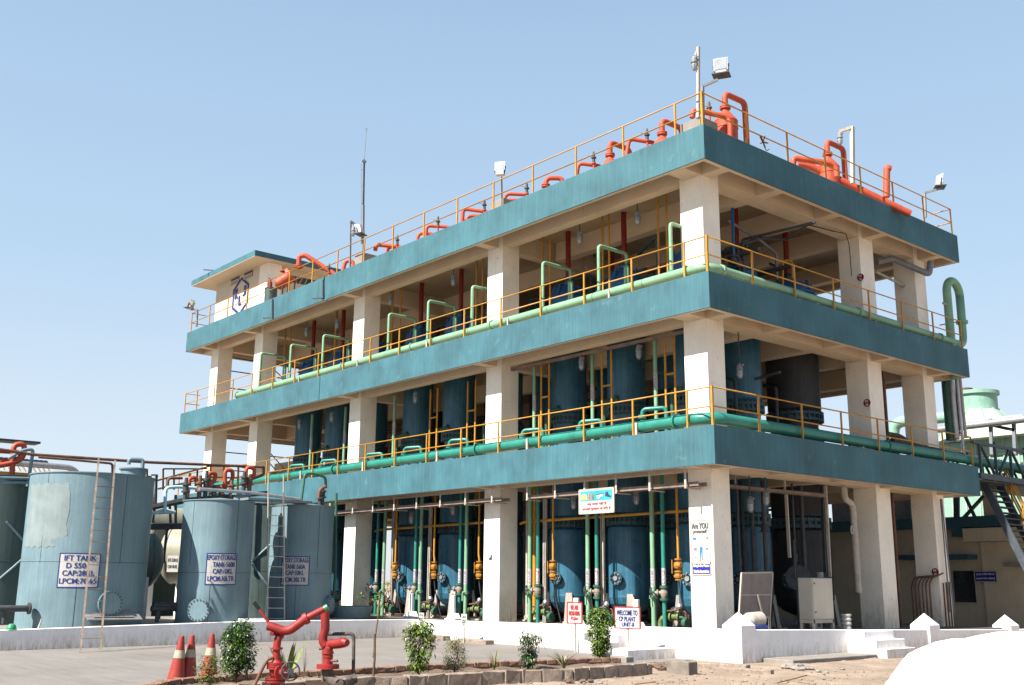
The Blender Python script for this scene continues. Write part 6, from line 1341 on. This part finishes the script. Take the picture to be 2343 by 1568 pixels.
# shed behind with window and teal canopy
t=thing('rear_building','shaded beige building with teal ledges and a dark window beyond the right columns','building',(-3,19,ZG))
def g19(px,py): return at(px,py,'y',19)
m=MB();a_=g19(2000,1200);m.box(-16,19,ZG-.1,12,19.25,3.3);m.build('wall',M['beige'],t)
m=MB();m.box(-16,18.6,3.3,12,19.3,3.72);m.build('roof_ledge',M['tealdk'],t)
e=g19(2208,1210);m=MB();m.box(e.x-.35,18.55,2.95,e.x+.1,18.99,3.299);m.build('ledge_drop',M['tealdk'],t)
m=MB();m.box(e.x+.12,18.5,2.75,12,18.99,3.25);m.build('beam',M['beige'],t)
a_=g19(2076,1278);b_=g19(2236,1278);m=MB();m.box(a_.x,18.2,a_.z-.07,b_.x,18.995,a_.z+.12);m.build('canopy',M['tealdk'],t)
def window(px0,py0,px1,py1,split):
    a_=g19(px0,py0);b_=g19(px1,py1);m=MB();w_=.07
    m.box(a_.x,18.94,b_.z,b_.x,18.99,a_.z);f=m.build('window',M['wbox'],t)
    x0,x1,z0,z1=a_.x+w_,b_.x-w_,b_.z+w_,a_.z-w_
    if split: MB().box(x0,18.925,z0,(x0+x1)/2-.03,18.938,z1).build('pane',M['dkglass'],f);MB().box((x0+x1)/2+.03,18.925,z0,x1,18.938,z1).build('pane',M['dkglass'],f)
    else: MB().box(x0,18.925,z0,x1,18.938,z1).build('pane',M['dkglass'],f)
window(2177,1302,2240,1383,False);window(2318,1303,2372,1385,True)
a_=g19(2305,1294);m=MB();m.box(a_.x,18.6,a_.z-.04,a_.x+4,18.99,a_.z+.1);m.build('canopy',M['concrete'],t)
m=MB();a_=g19(2245,1230);m.box(a_.x,18.85,ZG,12,18.99,2.74);m.build('pilaster',M['beige'],t)
p=at(2254,1319,'y',18.8);t2,n=board((p.x,18.8,p.z),(1,0,0),(0,0,1),.82,.36,M['signblue'],M['rustw'],'small navy sign with two lines of Hindi beside the dark window','hindi_sign')
text([('सुरक्षा के नियम निभाना है',0,.03,.72,.1),('सुरक्षा से जीवन बिताना है',0,-.13,.72,.1)],(p.x,18.8,p.z),(1,0,0),(0,0,1),M['txtwhite'],t2,bold=.01)
m=MB();a_=g19(2245,1105);m.box(-9,19.4,3.72,a_.x-3.0,19.6,5.6);o=m.build('upper_panel_wall',M['panel']);tag(o,'dark brown cladding wall standing on the roof of the rear building','wall')
t=thing('roof_bracing','blue-grey braced steel work on the rear building roof','bracing',(-2,19,3.7))
for (x0,y0,x1,y1,w_) in ((2188,1130,2188,1198,.22),(2195,1195,2250,1135,.16),(2205,1130,2235,1195,.12)):
    a_=g19(x0,y0);b_=g19(x1,y1);MB().bar(a_,b_,w_,.1).build('brace',M['steelblue_shaded'],t)
m=MB();a_=g19(2245,1120);m.box(a_.x,19.0,3.73,a_.x+.45,19.3,5.0);o=m.build('stub_column',M['beige']);tag(o,'beige stub column on the rear building roof','column')
m=MB();p=g19(2100,1170);m.lathe([(0,0),(.35,0),(.35,.7),(.1,.85),(0,.85)],(p.x,19.1,p.z-.5),n=16);o=m.build('small_header_tank',M['creamtank']);tag(o,'small pale green header tank seen between the right columns','tank')
# cooling tower and silver pipe far right
Y=40
def g40(px,py,yy=Y): return at(px,py,'y',yy)
t=thing('cooling_tower','mint green cooling tower with round fan ring and sloped cover beyond the bridge','cooling tower',g40(2232,1000))
YC=43;a_=at(2181,912,'y',YC);b_=at(2284,912,'y',YC);cx_=(a_.x+b_.x)/2;r=(b_.x-a_.x)/2*.93;zt3=at(2232,899,'y',YC).z;zm=at(2232,945,'y',YC).z;zl=at(2232,1000,'y',YC-4).z
M_=Vector((cx_,YC,0))
m=MB();m.lathe([(r*.95,zm-.3),(r*.93,zm+.3),(r*.94,zt3-.25),(r*1.05,zt3-.2),(r*1.05,zt3+.02),(r*.96,zt3+.02),(r*.92,zt3-.4)],M_,n=40);m.build('fan_ring',M['mint'],t)
m=MB();R2=r*2.0;P=[];n=10
for (rr_,zz) in ((r*.93,zm+.15),(r*1.7,zm-.9),(r*2.2,zl)): P.append([(M_.x+rr_*math.cos(2*math.pi*(i+.5)/n),M_.y+rr_*math.sin(2*math.pi*(i+.5)/n),zz) for i in range(n)])
for A_1,B_1 in zip(P,P[1:]): m.add(A_1+B_1,[(i,(i+1)%n,n+(i+1)%n,n+i) for i in range(n)])
m.build('sloped_cover',M['mintlite'],t)
m=MB()
for A_1,B_1 in zip(P,P[1:]):
    for i in range(n): m.bar(A_1[i],B_1[i],.08)
m.build('cover_rib',M['mint'],t)
m=MB();q=g40(2232,1000);m.box(M_.x-r*1.9,M_.y-r*1.9,1,M_.x+r*4,M_.y+r*1.9,zl);m.build('casing',M['mint'],t)
m=MB()
for i in range(14): x_=M_.x-r*1.9+i*.85;m.box(x_,M_.y-r*1.9-.06,1,x_+.08,M_.y-r*1.9-.003,zl)
m.box(M_.x-r*1.9,M_.y-r*1.9-.1,zl-1.0,M_.x+r*4,M_.y-r*1.9-.062,zl-.9);m.build('casing_rib',M['mintlite'],t)
a_=g40(2290,945);m=MB();m.hexa([(a_.x-2.6,Y-.6,zl),(a_.x+2.2,Y-.6,zl),(a_.x+2.2,Y+2.5,zl),(a_.x-2.6,Y+2.5,zl)],[(a_.x-1.2,Y+.4,zl+1.25),(a_.x+1.0,Y+.4,zl+1.25),(a_.x+1.0,Y+2,zl+1.25),(a_.x-1.2,Y+2,zl+1.25)]);m.build('inlet_hood',M['mintlite'],t)
m=MB();a_=g40(2110,965);m.pipe([(a_.x-2,Y-1,2),(a_.x-1.4,Y-1,a_.z),(a_.x+2.5,Y-1,a_.z-.05)],.35,.7,n=14);m.build('inlet_pipe',M['mint'],t)
m=MB();m.cyl(M_+Vector((-r*.5,0,zt3)),M_+Vector((-r*.5,0,zt3+.35)),.5,n=14);m.build('fan_motor',M['rust'],t)
m=MB();a_=at(2130,985,'y',26);b_=at(2360,957,'y',26);m.cyl(a_,b_,.17,n=16);o=m.build('clad_pipe',M['silver']);tag(o,'shiny aluminium clad pipe crossing in front of the cooling tower','pipe')
t=thing('pipe_gantry','slim blue-grey gantry legs carrying the shiny clad pipe','gantry',at(2270,1010,'y',26))
for px in (2265,2318): MB().bar(at(px,958,'y',26.2),at(px+4,1040,'y',26.2),.14).build('leg',M['steel'],t)
MB().bar(at(2262,972,'y',26.2),at(2322,985,'y',26.2),.14).build('beam',M['dksteel'],t)
# vertical pipes at the right rear corner
for i,(px0,px1,py0,py1,r,mm,yy,lab) in enumerate(((2160,2175,868,1008,.17,'dullgreen',15.2,'thick dark green pipe rising behind the right end of the first floor'),(2172,2188,868,1010,.10,'silver',15.2,'silver clad pipe beside the thick dark green riser'),(2184,2194,868,985,.05,'rust',15.4,'thin rusty pipe right of the silver riser'),(2192,2209,868,1002,.055,'rustw',15.4,'thin white pipe slanting beside the silver riser'))):
    m=MB();m.cyl(at(px0,py0-40,'y',yy),at(px1,py1,'y',yy),r,n=12);o=m.build('riser_pipe',M[mm]);tag(o,lab,'pipe')
p=at(2190,975,'y',15.4);t=thing('gate_valve','small dark gate valve on the thin risers at the right end','valve',p);m=MB();m.lathe([(.05,-.3),(.12,-.28),(.07,-.2),(.09,0),(.07,.2),(.12,.28),(.05,.3)],p,n=12);m.build('body',M['grime'],t);m=MB();handwheel(m,p+Vector((0,-.05,.35)),(0,.2,1),.16);m.build('handwheel',M['dksteel'],t)
# ground beyond: orange tank and pipe racks seen through the bays
p=at(1780,1330,'y',24);t=thing('orange_tank','bright orange upright tank with a white notice seen through the right bay','tank',(p.x,24.8,ZG));m=MB();m.lathe([(1.1,ZG),(1.1,3.6),(.9,3.75),(0,3.8)],(p.x,24.8,0),n=28);m.build('shell',M['orangedrum'],t)
m=MB();zz=at(1775,1275,'y',23.7);m.box(p.x-.55,23.66,zz.z-.5,p.x+.75,23.70,zz.z+.65);nb=m.build('notice',M['signw'],t)
text([('PROCESS',.1,.35,.9,.2),('COOLING',.1,.08,.9,.2),('FLOW',.1,-.18,.6,.2),('280',.1,-.44,.5,.2)],(p.x,23.66,zz.z),(1,0,0),(0,0,1),M['txtblue'],nb)
for i in range(5):
    x_=p.x-6+i*2.4;t=thing('pipe_rack_frame','dark steel rack frame far behind the right bay, seen through the gaps','rack',(x_,21,ZG),group='dark rack frames behind the building')
    MB().box(x_-.1,20.9,ZG,x_+.1,21.1,6).build('post',M['dksteel'],t);MB().box(x_-1.1,20.85,3.6,x_+1.1,20.89,3.8).build('beam',M['dksteel'],t);MB().box(x_-1.1,20.85,4.5,x_+1.1,20.89,4.62).build('beam',M['dksteel'],t)
# corrugated sheds far left
t=thing('corrugated_shed','low grey corrugated roof shed with a yellow girder behind the far left tank','shed',at(100,1100,'x',-36))
def P36(x_,y_,xx=-36): return at(*c1(x_,y_),'x',xx)
a_=P36(-60,262);b_=P36(330,262);zz0=P36(150,290).z;zz1=P36(150,240).z
m=MB();n=150;V=[]
for i in range(n+1):
    y_=a_.y-6+(b_.y-a_.y+6)*i/n;dx_=.12*math.sin(i*1.6)
    V+=[(-36+dx_,y_,zz0),(-37.5+dx_,y_,zz1+.35)]
m.add(V,[(2*i,2*i+1,2*i+3,2*i+2) for i in range(n)]);m.build('roof_sheet',M['corr'],t)
m=MB();m.box(-36.4,a_.y-6,zz0-.5,-36.1,b_.y,zz0-.06);m.build('yellow_girder',M['yellow'],t)
m=MB();m.box(-38,a_.y-6,ZG,-36.5,b_.y+1.2,zz0-.3);m.build('wall',M['corr'],t)
m=MB();
for y_ in (-22,-19,-16,-13): m.box(-37.4,y_,zz1,-37.2,y_+.2,zz1+1.2)
m.box(-38,a_.y-6,zz1+1.1,-37,b_.y-.5,zz1+1.2);m.build('ridge_vent',M['dksteel'],t)
m=MB();a2=P36(40,238,-35.5);b2=P36(440,268,-35.5);m.pipe([a2,b2,b2+Vector((0,.6,-.8))],.14,.4,n=10);o=m.build('roof_duct',M['silver']);tag(o,'pale duct running along the corrugated shed roof','duct')
# ------------------------------------------------------------------ make every labelled top-level object a thing
for o in S.collection.objects:
    if o.parent is None and o.get('category') and not o.get('kind'): o['kind']='thing'
